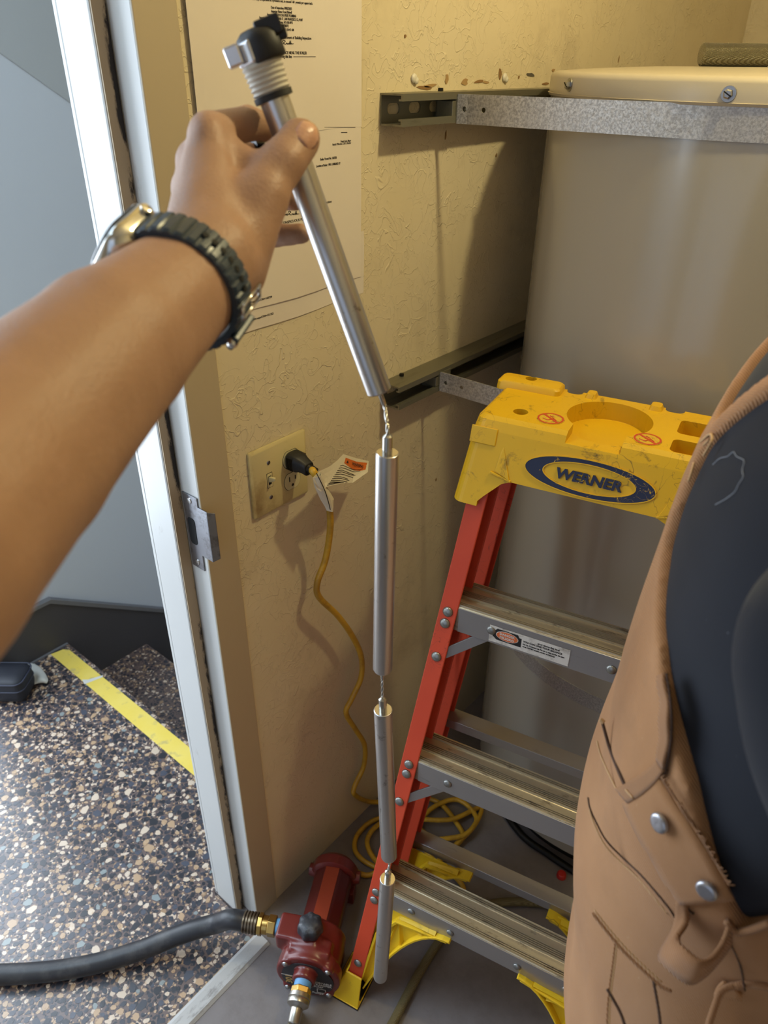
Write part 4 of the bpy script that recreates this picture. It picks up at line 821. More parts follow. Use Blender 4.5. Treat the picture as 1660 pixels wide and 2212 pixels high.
for i in range(13):
    for j in range(5): tgb.v.append(fpt(i/12, j/4))
tgb.f = [(i*5+j, (i+1)*5+j, (i+1)*5+j+1, i*5+j+1) for i in range(12) for j in range(4)]
fl = tgb.build('tag_flag', M_tag, wt); m = fl.modifiers.new('solid', 'SOLIDIFY'); m.thickness = .0003; m.offset = 0
slv = B(); L_, R__ = [(676, 1032), (680, 1052), (692, 1078), (702, 1094), (706, 1103)], [(693, 1018), (706, 1050), (722, 1078), (720, 1095), (717, 1102)]
for a, c in zip(L_, R__):
    p, q = at_x(*a, .064), at_x(*c, .064)
    for j in range(7):
        t = j/6; slv.v.append(p.lerp(q, t)+V(.0075*math.sin(math.pi*t), 0, 0))
slv.f = [(i*7+j, (i+1)*7+j, (i+1)*7+j+1, i*7+j+1) for i in range(4) for j in range(6)]
so = slv.build('tag_sleeve', M_tag, wt); m = so.modifiers.new('solid', 'SOLIDIFY'); m.thickness = .0003
B().tube([at_x(*q, .0727) for q in ((684, 1022), (694, 1042), (703, 1062), (710, 1085), (714, 1101))], .0007, 6, 4).build('tag_black_edge', M_blk, wt)
M_or = plain('tag_orange', (206, 106, 38), .5); E_ = .0006
hq = [fpt(s_, t_, E_) for s_, t_ in ((.70, .10), (.98, .16), (.975, .62), (.66, .30))]
hd_ = B()
for i in range(7):
    s_ = i/6; hd_.v += [fpt(.70+.28*s_, .10+.08*s_, E_), fpt(.685+.285*s_, .30+.40*s_, E_)]
hd_.f = [(2*i, 2*i+2, 2*i+3, 2*i+1) for i in range(6)]; o = hd_.build('tag_heading', M_or, fl); m = o.modifiers.new('solid', 'SOLIDIFY'); m.thickness = .0002
ta, tb = fpt(.745, .29, .0011), fpt(.955, .58, .0011); up_ = fpt(.80, .12, .0011)-fpt(.80, .42, .0011)
text('WARNING', .0070, ta.lerp(tb, .56), tb-ta, up_, M_ink, fl, bold=.0001, sx=.86)
tc_ = fpt(.725, .235, .0011); B().prism([(-.0028, -.0022), (.0028, -.0022), (0, .0030)], tc_, (tb-ta).normalized(), up_.normalized(), (tb-ta).cross(up_).normalized(), .0002).build('warning_triangle', M_ink, fl)
for i in range(11):
    t_ = .34+.058*i; s0, s1 = .60-.026*i, .93-.026*i-.05*(i % 3 == 2); q0, q1 = fpt(s0, t_, .0008), fpt(s1, min(t_+.22, .97), .0008)
    B().tube([q0.lerp(q1, k/5) if k in (0, 5) else fpt(s0+(s1-s0)*k/5, t_+(min(t_+.22, .97)-t_)*k/5, .0008) for k in range(6)], .00042, 4).build('print_line', M_ink, fl)
# ------------------------------------------------------------------ segmented anode rod hanging from the hand
def brushed(name, c, rough, metal, st):
    t = NT(name); f = t.noise(60, 6, .7, 0, t.stretch(*st)); col = t.mix(t.ramp(t.noise(55, 5, .7), [(.62, (0, 0, 0, 1)), (.72, (1, 1, 1, 1))]), t.mix(f, lin(c), tuple(v*.84 for v in lin(c)[:3])+(1,)), lin((120, 108, 100)))
    return t.done(col, rough, metal, t.bump(f, .12, .0008), .5)
M_rod = brushed('anode_magnesium', (206, 202, 198), .3, .92, (1, 1, .12)); M_end = brushed('machined_face', (226, 222, 214), .16, 1, (1, 1, 1)); M_wire = plain('steel_wire', (190, 186, 178), .25, .95)
RR = .0096; HD = .545
an = thing('anode_rod', 'segmented silver anode rod hanging from the hand on short cables', 'anode rod', at_h(838, 972, HD))
top1, bot1 = at_d(578, 172, .493), at_d(820, 846, .600)
segs = [(top1, bot1)]
for a, b in (((837, 978), (827, 1448)), ((828, 1533), (841, 1852)), ((838, 1898), (822, 2112))): segs.append((at_h(*a, HD), at_h(*b, HD)))
for i, (a, b) in enumerate(segs):
    d = (b-a).normalized(); L = (b-a).length
    RR = .0096 if i else .0103
    s = B().lathe(a, d, [(0, RR-.0005), (.0004, RR), (L-.003, RR), (L-.0008, RR-.001), (L, RR-.003), (L, .0006)] if i else [(0, RR), (L-.0012, RR), (L, RR-.0012), (L, .0006)], 40).build('rod_segment', M_rod, an, 40)
    if i: B().lathe(a, d, [(-.0004, .0004), (-.0004, RR-.0006), (0, RR-.0004)], 40).build('machined_end', M_end, s, 40)
def cable(a, da, b, db, n=3, r=.0011):
    """crimped sleeve at each end and twisted strands between"""
    c0, c1 = a+da*.012, b-db*.014
    B().lathe(a, da, [(-.004, .0022), (.011, .0021), (.0125, .0013)], 14).build('crimp_sleeve', M_wire, an, 40)
    B().lathe(b, -db, [(-.004, .0042), (.0150, .0041), (.0170, .0019)], 16).build('crimp_sleeve', M_wire, an, 40)
    k = 26; P0 = spline([a+da*.006, a+da*.014, b-db*.020, b-db*.006], k//3); w = B()
    for q in range(n):
        pts = []
        for i, p in enumerate(P0):
            t = (P0[min(i+1, len(P0)-1)]-P0[max(i-1, 0)]).normalized(); u_ = t.orthogonal().normalized(); v_ = t.cross(u_); an_ = 2*math.pi*q/n+i*.8; pts.append(p+(u_*math.cos(an_)+v_*math.sin(an_))*r*.85)
        w.tube(pts, r*.72, 6, 2)
    w.build('twisted_cable', M_wire, an, True)
for i in range(3):
    a, b = segs[i][1], segs[i+1][0]; da = (segs[i][1]-segs[i][0]).normalized(); db = (segs[i+1][1]-segs[i+1][0]).normalized(); cable(a, da, b, db, r=.0011)
# hex plug: threads with sealant, black rubber wrapped around the hexagon head
dA = (top1-bot1).normalized(); M_thr = plain('thread_sealant_white', (206, 200, 188), .5, .1, .15, 60); M_rub = plain('black_rubber_gasket', (22, 22, 24), .55, 0, .3, 80)
pl_ = B(); prof = [(-.010, .0105), (-.009, .0128)]
for i in range(6): prof += [(-.0085+i*.0031, .0116+.00018*i), (-.0070+i*.0031, .0132+.00018*i)]
plug_ = B().lathe(top1, dA, prof+[(.0115, .0120), (.0115, .009)], 32).build('threaded_plug', M_thr, an, 40)
B().lathe(top1, dA, [(-.0125, .0102), (-.0122, .0132), (-.0085, .0134), (-.0083, .0102)], 28).build('rubber_washer', M_rub, plug_, 40)
B().lathe(top1, dA, [(.0105, .009), (.0105, .0140), (.0120, .0148), (.0225, .0148), (.0240, .0135), (.0240, .002)], 6, ref=V(1, 0, .1)).build('hex_head', plain('plated_hex', (222, 222, 226), .22, .9), plug_, bevel=.0008)
sd = CR-dA*Vector(CR).dot(dA) if False else (Vector(CR)-dA*Vector(CR).dot(dA)).normalized(); fd = (Vector(-CF)-dA*Vector(-CF).dot(dA)).normalized()
b_ = B()
rings = []
for t, r in ((.0095, .0150), (.0110, .0162), (.0225, .0160), (.0262, .0140), (.0290, .0090), (.0295, .002)):
    rings.append([top1+dA*t+(sd*(math.cos(a)+.10)+fd*math.sin(a))*r*(1 if math.cos(a) > -.45 else .86) for a in [2*math.pi*i/24 for i in range(24)]])
b_.loft(rings).build('rubber_wrap', M_rub, plug_, 50)
B().obox(top1+dA*.0265+sd*.0115+fd*.004, sd, dA, fd, .0085, .0055, .0045).obox(top1+dA*.0215+sd*.0185+fd*.001, sd, dA, fd, .0035, .004, .004).build('wrap_flap', M_rub, plug_, bevel=.0012)
B().obox(top1+dA*.0185-sd*.0162+fd*.006, sd, dA, fd, .0052, .0062, .0062).build('exposed_hex_corner', plain('bright_plating', (226, 226, 232), .25, .8), plug_, bevel=.0015)
# ------------------------------------------------------------------ the worker seen from behind (body frame: forward, left, up)
PH = R2(20); PFW = np.array([math.cos(PH), math.sin(PH)]); PLF = np.array([-math.sin(PH), math.cos(PH)]); PC0 = np.array([.772, .520])
#        z     depth  width  forward shift
TORSO = [(.74, .118, .165, .016), (.84, .132, .178, .013), (.92, .130, .176, .000), (.98, .124, .170, -.013), (1.03, .118, .162, -.019), (1.08, .117, .160, -.017), (1.13, .119, .163, -.0135), (1.22, .124, .172, .000), (1.31, .122, .180, .003), (1.38, .112, .180, .008), (1.43, .096, .165, .012), (1.47, .072, .120, .02), (1.50, .055, .070, .03)]
def tnode(z, k): return np.interp(z, [t[0] for t in TORSO], [t[k] for t in TORSO])
def smoothnode(z, k):
    return (tnode(z-.03, k)+2*tnode(z, k)+tnode(z+.03, k))/4
def torso(X, Y, Z):
    z = np.clip(Z, .74, 1.50); a, b, s = smoothnode(z, 1), smoothnode(z, 2), smoothnode(z, 3)
    f = (X-PC0[0])*PFW[0]+(Y-PC0[1])*PFW[1]-s; l = (X-PC0[0])*PLF[0]+(Y-PC0[1])*PLF[1]
    q = (np.abs(f/a)**2.3+np.abs(l/b)**2.3)**(1/2.3); g = np.sqrt((f/a**2)**2+(l/b**2)**2)+1e-6; r0 = np.sqrt(f*f+l*l)+1e-6
    d = np.where(q > .3, (q-1)*q/np.maximum(g, 1e-3)*1.0, -.08); d = np.clip(d, -.08, .5)
    return smax(d, np.abs(Z-1.12)-.385, .06)
def bw(f, l, z): return (PC0[0]+f*PFW[0]+l*PLF[0], PC0[1]+f*PFW[1]+l*PLF[1], z)
LEGS = []
KN = {-1: bw(.004, -.092, .50), 1: bw(.030, .072, .50)}; AN = {-1: bw(-.012, -.100, .10), 1: bw(.105, .055, .10)}
for sg in (-1, 1): LEGS += [(bw(0, sg*.085, .86), KN[sg], .100, .084), (KN[sg], AN[sg], .084, .066)]
def pants(X, Y, Z):
    d = smin(torso(X, Y, Z), cones(X, Y, Z, LEGS, .02), .05)
    w = .0022*np.sin(46*Z+9*X-22*Y+2*np.sin(13*X+7*Z))+.0016*np.sin(70*(X-Y)+31*Z)*np.clip((1.02-Z)*4, 0, 1)
    return d+w*np.clip((1.30-Z)*5, .15, 1)
ARM = [(bw(-.040, -.180, 1.350), bw(.06, -.262, 1.12), .062, .052), (bw(-.0, .18, 1.385), bw(.12, .24, 1.15), .060, .050)]
FORE = [(bw(.06, -.262, 1.12), bw(.28, -.22, 1.20), .045, .030), (bw(.12, .24, 1.15), bw(.34, .17, 1.24), .045, .030)]
def tee(X, Y, Z):
    t = torso(X, Y, Z); a = cones(X, Y, Z, ARM, .01); d = smin(t, a, .008)
    w = .0026*np.sin(24*Z+30*X-12*Y+1.5*np.sin(19*Y+8*Z))+.0022*np.sin(58*(X+.6*Y)-40*Z+2*np.sin(11*Z)); return d-.0035+w*np.clip((1.42-Z)*6, .2, 1)
# region covered by the overalls: low scooped back, strap triangle, straps and bib
SPI = -21.0; LAT0 = .045
_T = [(0, 1.283), (13, 1.276), (26, 1.272), (39, 1.261), (53, 1.248), (62, 1.232), (70, 1.215), (77, 1.198), (83, 1.176), (89, 1.151), (95.7, 1.119), (99, 1.132), (112, 1.17), (130, 1.25), (150, 1.33), (180, 1.345)]
def region(X, Y, Z):
    f = (X-PC0[0])*PFW[0]+(Y-PC0[1])*PFW[1]; l = (X-PC0[0])*PLF[0]+(Y-PC0[1])*PLF[1]
    th = np.degrees(np.arctan2(-l, -f-.0))-SPI; th = np.abs((th+180) % 360-180)
    zt = np.interp(th, [a for a, b in _T], [b for a, b in _T]); r = (Z-zt)*.75
    wv = np.interp(Z, [1.25, 1.285, 1.355, 1.37], [.05, .030, .021, .019]); tri = smax(np.abs(l-LAT0)-wv, np.maximum(Z-1.366, f), .004)
    ctr = np.interp(Z, [1.345, 1.362, 1.415, 1.46, 1.50], [.004, .014, .058, .085, .095]); st = np.maximum(np.abs(np.abs(l-LAT0)-ctr)-.0125, np.maximum(1.345-Z, f-.02))
    return np.minimum(np.minimum(r, tri), st)
def hits(q, off, fn=None, t0=.2):
    fn = fn or pants; d = ray(*q); d = d/np.linalg.norm(d); t = t0
    for _ in range(260):
        P = CAM+d*t; s = float(fn(*[np.array([v], np.float64) for v in P])[0])-off; t += s*.6
        if abs(s) < 1e-4 or t > 1.2: break
    return Vector(CAM+d*min(t, .62))
def nrm(p, fn=None):
    fn = fn or pants; e = .004; F = lambda v: float(fn(*[np.array([c], np.float64) for c in v])[0]); return Vector([F(p+V(*[e if i == k else 0 for k in range(3)]))-F(p-V(*[e if i == k else 0 for k in range(3)])) for i in range(3)]).normalized()
def canvas(name, c, c2, dirt):
    t = NT(name); col = t.mix(t.ramp(t.noise(7, 5, .6), [(.35, (0, 0, 0, 1)), (.7, (1, 1, 1, 1))]), lin(c), lin(c2)); st = t.ramp(t.noise(5, 6, .65), [(.55, (0, 0, 0, 1)), (.78, (1, 1, 1, 1))]); col = t.mix(t.math('MULTIPLY', st, .6), col, lin(dirt))
    fl = t.ramp(t.noise(330, 1), [(.80, (0, 0, 0, 1)), (.83, (1, 1, 1, 1))]); col = t.mix(t.math('MULTIPLY', fl, .6), col, lin((212, 184, 140)))
    w = t.n('ShaderNodeTexWave', wave_type='BANDS', bands_direction='DIAGONAL'); w.inputs['Scale'].default_value = 230; w.inputs['Distortion'].default_value = .5; w.inputs['Detail Scale'].default_value = 3; t.l(t.co, w.inputs['Vector'])
    col = t.mix(t.math('MULTIPLY', w.outputs['Fac'], .30), col, tuple(v*.55 for v in lin(c)[:3])+(1,))
    nm = t.bump(w.outputs['Fac'], .6, .0014); nm = t.bump(t.noise(24, 4), .18, .006, nm); return t.done(col, .85, 0, nm, .2, Sheen_Weight=.15)
M_duck = canvas('brown_duck_canvas', (180, 132, 88), (164, 116, 74), (122, 92, 66)); M_edge = canvas('brown_canvas_edge', (166, 122, 84), (152, 108, 72), (116, 88, 64))
def knit():
    t = NT('navy_jersey'); col = t.mix(t.noise(14, 4), lin((25, 28, 35)), lin((31, 34, 42))); fl = t.ramp(t.noise(420, 1), [(.82, (0, 0, 0, 1)), (.85, (1, 1, 1, 1))]); col = t.mix(t.math('MULTIPLY', fl, .5), col, lin((150, 156, 168)))
    return t.done(col, .9, 0, t.bump(t.noise(900, 2), .25, .0006), .15, Sheen_Weight=.08)
M_tee = knit(); M_seam = plain('dark_seam', (70, 48, 34), .9); M_stitch = plain('tan_stitching', (186, 150, 106), .8); M_btn = plain('pewter_button', (176, 176, 182), .32, .8, .15, 60)
def skinmat(name, c, c2, c3):
    t = NT(name); col = t.mix(t.noise(9, 4), lin(c), lin(c2)); col = t.mix(t.ramp(t.noise(45, 6, .7), [(.5, (0, 0, 0, 1)), (.8, (.6, .6, .6, 1))]), col, lin(c3))
    nm = t.bump(t.vor(420).outputs['Distance'], .22, .0008); nm = t.bump(t.noise(60, 5, .6), .22, .0018, nm); return t.done(col, .52, 0, nm, .4, Subsurface_Weight=.12, Subsurface_Radius=(.006, .0022, .001), Subsurface_Scale=1.0)
M_skin = skinmat('warm_tan_skin', (170, 134, 110), (160, 122, 98), (180, 142, 120)); M_hair = plain('dark_hair', (30, 24, 20), .6, 0, .3, 120, .5, 300); M_boot = plain('brown_work_boot', (92, 62, 40), .6, 0, .2, 20, .2, 200)
wk = thing('person', 'person in brown canvas bib overalls and navy T-shirt seen from behind at the right', 'person', V(PC0[0], PC0[1], 0))
def hand_cones(w, fwd, side):
    L = [(w, tuple(np.array(w)+np.array(fwd)*.075), .026, .024)]; up = np.cross(fwd, side)
    for k, (o, ln) in enumerate(((-.030, .068), (-.010, .078), (.010, .073), (.029, .058))):
        a = np.array(w)+np.array(fwd)*.078+np.array(side)*o; b = a+np.array(fwd)*ln*.5-up*.006; c = b+np.array(fwd)*ln*.4-up*.022; L += [(tuple(a), tuple(b), .0092, .0084), (tuple(b), tuple(c), .0084, .0072)]
    a = np.array(w)+np.array(fwd)*.02-np.array(side)*.024; b = a+np.array(fwd)*.035-np.array(side)*.024; c = b+np.array(fwd)*.028-np.array(side)*.004; L += [(tuple(a), tuple(b), .0125, .0105), (tuple(b), tuple(c), .0105, .008)]
    return L
F3, L3 = np.array([PFW[0], PFW[1], .1]), np.array([PLF[0], PLF[1], 0]); HC = [hand_cones(FORE[0][1], F3, L3), hand_cones(FORE[1][1], F3, -L3)]
def headd(X, Y, Z):
    f = (X-PC0[0])*PFW[0]+(Y-PC0[1])*PFW[1]; l = (X-PC0[0])*PLF[0]+(Y-PC0[1])*PLF[1]
    def el(fc, lc, zc, a, b, c): q = np.sqrt(((f-fc)/a)**2+((l-lc)/b)**2+((Z-zc)/c)**2); return (q-1)*min(a, b, c)
    d = smin(el(.055, 0, 1.67, .098, .077, .105), el(.085, 0, 1.60, .062, .055, .060), .03); d = smin(d, el(.150, 0, 1.645, .018, .014, .022), .012)
    for sg in (-1, 1): d = smin(d, el(.055, sg*.078, 1.655, .018, .008, .030), .008); d = smax(d, -el(.142, sg*.032, 1.672, .014, .017, .010), .008); d = smin(d, el(.132, sg*.032, 1.671, .012, .012, .009), .004)
    d = smin(d, el(.138, 0, 1.600, .012, .024, .006), .006); return d
NECK = [(bw(.015, 0, 1.44), bw(.045, 0, 1.60), .058, .052)]
FEET = []
def off(p, f, l, z): return (p[0]+f*PFW[0]+l*PLF[0], p[1]+f*PFW[1]+l*PLF[1], z)
for sg in (-1, 1): FEET += [(off(AN[sg], 0, 0, .06), off(AN[sg], -.018, 0, .048), .05, .045), (off(AN[sg], 0, 0, .055), off(AN[sg], .16, sg*.008, .036), .047, .036)]
def bodyf(X, Y, Z):
    d = smin(torso(X, Y, Z)+.012, cones(X, Y, Z, [(a, b, r-.012, s-.012) for a, b, r, s in LEGS+ARM], .02), .03)
    d = smin(d, cones(X, Y, Z, FORE+HC[0]+HC[1], .006), .01); d = smin(d, cones(X, Y, Z, NECK, .02), .03); d = smin(d, headd(X, Y, Z), .02); return smin(d, cones(X, Y, Z, [(a, b, r-.008, s-.008) for a, b, r, s in FEET], .02), .02)
organic('body', bodyf, (.40, .10, -.005), (1.30, 1.02, 1.80), .0075, M_skin, wk, 1)
organic('hair', lambda X, Y, Z: smax(smax(headd(X, Y, Z)-.008, -((Z-1.655)*.8+((X-PC0[0])*PFW[0]+(Y-PC0[1])*PFW[1]-.075)*-1.0), .01), 1.59-Z, .01), (.68, .42, 1.56), (1.0, .70, 1.80), .006, M_hair, wk, 1)
organic('boots', lambda X, Y, Z: np.maximum(smin(cones(X, Y, Z, FEET, .02), cones(X, Y, Z, [(off(AN[sg], 0, 0, .05), off(AN[sg], 0, 0, .15), .055, .058) for sg in (-1, 1)], .01), .02), np.maximum(Z-.17, .001-Z)), (.62, .28, -.004), (1.10, .80, .19), .006, M_boot, wk, 1)
organic('tshirt', lambda X, Y, Z: smax(smax(tee(X, Y, Z), .93-Z, .004), smax(Z-1.475, -1.0*np.minimum(np.minimum((Z-1.205)+.0*X, 9), 9)-(np.clip(np.abs((X-PC0[0])*PLF[0]+(Y-PC0[1])*PLF[1])-.20, -1, 0)*-9), .002), .004), (.50, .20, .92), (1.10, .86, 1.48), .0052, M_tee, wk, 1)
ov = organic('overalls', lambda X, Y, Z: np.maximum(smax(pants(X, Y, Z)-.0105, region(X, Y, Z), .003), .085-Z), (.575, .315, .07), (1.0, .80, 1.47), .0046, M_duck, wk, 2)
# seams, stitching, flaps and hardware draped on the overalls
def drape(L, off, sub=6): return spline([hits(q, off) for q in L], sub)
def seam(L, r=.0011, off=.0102, mat=None, name='seam'): return B().tube(drape(L, off), r, 6).build(name, mat or M_seam, ov, True)
def strip(La, Lb, off, th, name, mat, lift=None, cols=5, sub=5):
    a, b = spline([hits(q, off) for q in La], sub), spline([hits(q, off) for q in Lb], sub); n = min(len(a), len(b)); v = B()
    for i in range(n):
        for j in range(cols):
            t = j/(cols-1); p = a[i].lerp(b[i], t); p = p+nrm(p)*((off-float(pants(*[np.array([c], np.float64) for c in p])[0]))+(lift(i/(n-1), t) if lift else 0)); v.v.append(p)
    v.f = [(i*cols+j, (i+1)*cols+j, (i+1)*cols+j+1, i*cols+j+1) for i in range(n-1) for j in range(cols-1)]
    o = v.build(name, mat, ov, True); m = o.modifiers.new('solid', 'SOLIDIFY'); m.thickness = th; m.offset = 1; return o
# back pocket mouth at the left outline
seam([(1301, 1556), (1308, 1582), (1319, 1620), (1338, 1668), (1352, 1700)], .0013, .0110); seam([(1297, 1554), (1305, 1562)], .002, .012, M_stitch, 'bar_tack')
seam([(1290, 1600), (1302, 1640), (1330, 1700), (1345, 1722)], .0007, .0108, M_stitch, 'stitching')
# side tab and facing strip
strip([(1336, 1704), (1362, 1690), (1400, 1665), (1428, 1640)], [(1362, 1735), (1390, 1718), (1420, 1692), (1440, 1664)], .0120, .0026, 'side_tab', M_edge)
seam([(1364, 1735), (1392, 1718), (1421, 1692), (1441, 1664)], .0009, .0122); seam([(1352, 1706), (1368, 1724)], .0008, .015, M_stitch, 'stitching')
strip([(1428, 1460), (1432, 1520), (1430, 1580), (1426, 1640)], [(1441, 1455), (1450, 1520), (1451, 1590), (1440, 1662)], .0118, .0026, 'side_facing', M_edge, lambda s, t: .0006*math.sin(15*s))
seam([(1441, 1455), (1450, 1520), (1451, 1590), (1440, 1662)], .0009, .0122)
# button fly on the hip: overlapping flap with a frayed edge
strip([(1352, 1735), (1375, 1790), (1410, 1850), (1440, 1902), (1475, 1950)], [(1428, 1675), (1468, 1738), (1510, 1800), (1550, 1865), (1588, 1940)], .0112, .0028, 'side_flap', M_duck, None, 7)
seam([(1352, 1736), (1374, 1792), (1408, 1852), (1438, 1904), (1474, 1952), (1500, 1975)], .0008, .0112); seam([(1430, 1678), (1450, 1712), (1469, 1740), (1490, 1773), (1511, 1802), (1531, 1834), (1551, 1867), (1570, 1904)], .0008, .0142, M_edge, 'frayed_edge')
_rf = random.Random(5); fr = B()
for i in range(46):
    s = i/45; P_ = [(1430, 1678), (1469, 1740), (1511, 1802), (1551, 1867), (1575, 1912)]; k = min(int(s*4), 3); u_ = s*4-k; q = (P_[k][0]*(1-u_)+P_[k+1][0]*u_, P_[k][1]*(1-u_)+P_[k+1][1]*u_); p = hits(q, .0150)
    fr.tube([p, p+V(_rf.uniform(-.001, .003), _rf.uniform(-.002, .001), _rf.uniform(.000, .003))], .00035, 4)
fr.build('loose_threads', M_edge, ov, kind='stuff')
for q in ((1433, 1775), (1532, 1917)):
    p = hits(q, .0142); n_ = nrm(p); B().lathe(p, n_, [(0, .0030), (.0018, .0030), (.0020, .0066), (.0038, .0068), (.0050, .0060), (.0054, .0045), (.0050, .0006)], 26).build('button', M_btn, ov, 50)
# waist seams
seam([(1271, 1722), (1275, 1745), (1288, 1775), (1310, 1815), (1345, 1852), (1385, 1890), (1420, 1930), (1448, 1965), (1460, 1985)], .0007, .0108); seam([(1274, 1750), (1286, 1784), (1307, 1825), (1342, 1863), (1382, 1901), (1416, 1942), (1443, 1974)], .0006, .0106, M_stitch, 'stitching')
seam([(1280, 1972), (1310, 2010), (1345, 2052), (1385, 2092), (1425, 2128), (1452, 2142)], .0012, .0104, M_edge, 'felled_edge'); seam([(1284, 1965), (1314, 2003), (1350, 2045), (1390, 2085), (1430, 2122)], .0006, .0106, M_stitch, 'stitching')
# seam down the leg, back pocket below, side pocket at the lower right
seam([(1330, 2030), (1324, 2080), (1316, 2140), (1312, 2200), (1310, 2290)], .0007, .0106, M_edge, 'leg_seam'); seam([(1335, 2030), (1329, 2080), (1321, 2140), (1317, 2200), (1315, 2290)], .0006, .0106, M_stitch, 'stitching')
seam([(1312, 2136), (1326, 2160), (1342, 2190), (1358, 2240)], .0011, .0108); seam([(1412, 2118), (1420, 2160), (1426, 2200), (1430, 2260)], .0011, .0108)
strip([(1560, 2143), (1548, 2170), (1536, 2212), (1528, 2260)], [(1570, 2150), (1590, 2190), (1600, 2220), (1600, 2260)], .0108, .0020, 'tool_pocket', M_duck)
seam([(1590, 2128), (1572, 2134), (1556, 2146), (1545, 2175), (1532, 2215), (1526, 2260)], .0022, .0112, M_edge, 'pocket_edge'); seam([(1590, 2130), (1612, 2126), (1640, 2128), (1670, 2134)], .0026, .0115, M_edge, 'pocket_edge')
seam([(1570, 1990), (1590, 2012), (1620, 2010), (1665, 1994)], .0024, .0125, M_edge, 'waist_edge'); seam([(1576, 2030), (1600, 2085), (1610, 2140)], .0007, .0106)
# hammer loop standing off the hip
OF = (.0115, .016, .028, .038, .042, .036, .024, .0120)
La = [hits(q, o_) for q, o_ in zip(((1482, 1938), (1482, 1985), (1460, 2022), (1476, 2050), (1510, 2078), (1540, 2074), (1566, 2042), (1584, 1994)), OF)]
Lb = [hits(q, o_+.002) for q, o_ in zip(((1460, 1946), (1454, 2000), (1422, 2062), (1440, 2092), (1488, 2128), (1526, 2112), (1558, 2078), (1582, 2046)), OF)]
hl = B(); a, b = spline(La, 5), spline(Lb, 5)
for p, q in zip(a, b):
    for j in range(4): hl.v.append(p.lerp(q, j/3))
hl.f = [(i*4+j, (i+1)*4+j, (i+1)*4+j+1, i*4+j+1) for i in range(len(a)-1) for j in range(3)]
o = hl.build('hammer_loop', M_edge, ov, True); m = o.modifiers.new('solid', 'SOLIDIFY'); m.thickness = .0030
# strap stitching box where the straps cross, sewing along the edges
seam([(1514, 955), (1534, 938), (1538, 952), (1520, 985)], .0009, .0108, M_stitch, 'stitching'); seam([(1520, 962), (1532, 950)], .0007, .0108, M_stitch, 'stitching')
seam([(1500, 1000), (1494, 1022), (1488, 1040)], .0009, .0108, M_stitch, 'stitching')
# a white lint thread caught on the shirt
def th(q): return hits(q, .0006, lambda X, Y, Z: tee(X, Y, Z))
lt_ = tag(B().tube([th(q) for q in ((1540, 1004), (1556, 990), (1572, 986), (1585, 976), (1592, 986), (1608, 995), (1604, 1015), (1606, 1030), (1596, 1046), (1588, 1062), (1568, 1078), (1546, 1090))], .00022, 5, 5).build('lint_thread', plain('white_lint', (150, 156, 166), .9), None), 'fine white thread of lint clinging to the navy T-shirt', 'thread')
# ------------------------------------------------------------------ the arm, hand and watch of the person holding the rod
SH = V(.70, -.25, 1.37)
K = lambda x, y, d: tuple(at_d(x, y, d))
elb = K(-250, 1225, .245)
armC = [(tuple(SH), elb, .052, .046), (elb, K(0, 990, .308), .046, .0435), (K(0, 990, .308), K(240, 752, .375), .0435, .0385), (K(240, 752, .375), K(395, 618, .430), .0385, .0325), (K(395, 618, .430), K(450, 565, .448), .0322, .0280)]
palm = [(K(450, 565, .448), K(452, 292, .482), .0270, .0125), (K(450, 560, .450), K(425, 348, .498), .0265, .0125), (K(455, 560, .458), K(412, 405, .514), .0250, .0125), (K(465, 560, .466), K(424, 462, .522), .0235, .0125),
        (K(470, 400, .492), K(500, 470, .490), .022, .020), (K(505, 560, .464), K(566, 432, .472), .0205, .0168), (K(520, 600, .478), K(560, 500, .492), .0150, .0130), (K(490, 330, .490), K(545, 372, .484), .0120, .0130)]
thumb = [(K(548, 440, .470), K(612, 350, .481), .0165, .0145), (K(612, 350, .481), K(650, 301, .4895), .0143, .0132)]
idx = [(K(452, 290, .482), K(536, 266, .519), .0128, .0112), (K(536, 266, .519), K(598, 282, .543), .0108, .0095), (K(598, 282, .543), K(648, 322, .548), .0092, .0078)]
mid = [(K(424, 346, .498), K(505, 334, .547), .0125, .0112), (K(505, 334, .547), K(588, 347, .563), .0105, .0092), (K(588, 347, .563), K(636, 376, .558), .0090, .0078)]
rng = [(K(412, 404, .514), K(500, 420, .566), .0122, .0108), (K(500, 420, .566), K(580, 428, .574), .0102, .0090), (K(580, 428, .574), K(634, 434, .563), .0088, .0074)]
pin = [(K(424, 460, .522), K(505, 495, .558), .0115, .0098), (K(505, 495, .558), K(590, 508, .567), .0096, .0088), (K(590, 508, .567), K(650, 506, .556), .0088, .0076)]
def armf(X, Y, Z):
    d = smin(cones(X, Y, Z, armC, .004), cones(X, Y, Z, palm, .008), .008)
    for L, k in ((thumb, .006), (idx, .006), (mid, .006), (rng, .005), (pin, .005)): d = smin(d, cones(X, Y, Z, L, .003), k)
    # knuckle bumps, tendon dip in the web, creases of the thumb
    for c, r in ((K(450, 284, .470), .0065), (K(612, 348, .4715), .004)): d = smin(d, np.sqrt((X-c[0])**2+(Y-c[1])**2+(Z-c[2])**2)-r, .012)
    for c, r in ((K(545, 322, .500), .010),): d = smax(d, -(np.sqrt((X-c[0])**2+(Y-c[1])**2+(Z-c[2])**2)-r), .010)
    return d+.0004*np.sin(210*X+160*Y)*np.sin(190*Z)
hd = thing('person', 'outstretched bare left arm with a watch, its hand holding up the silver rod', 'person', at_d(395, 618, .43))
pts = np.array([p for c in armC+palm+thumb+idx+mid+rng+pin for p in c[:2]])
arm = organic('arm', armf, pts.min(0)-.065, pts.max(0)+.065, .0031, M_skin, hd, 1)
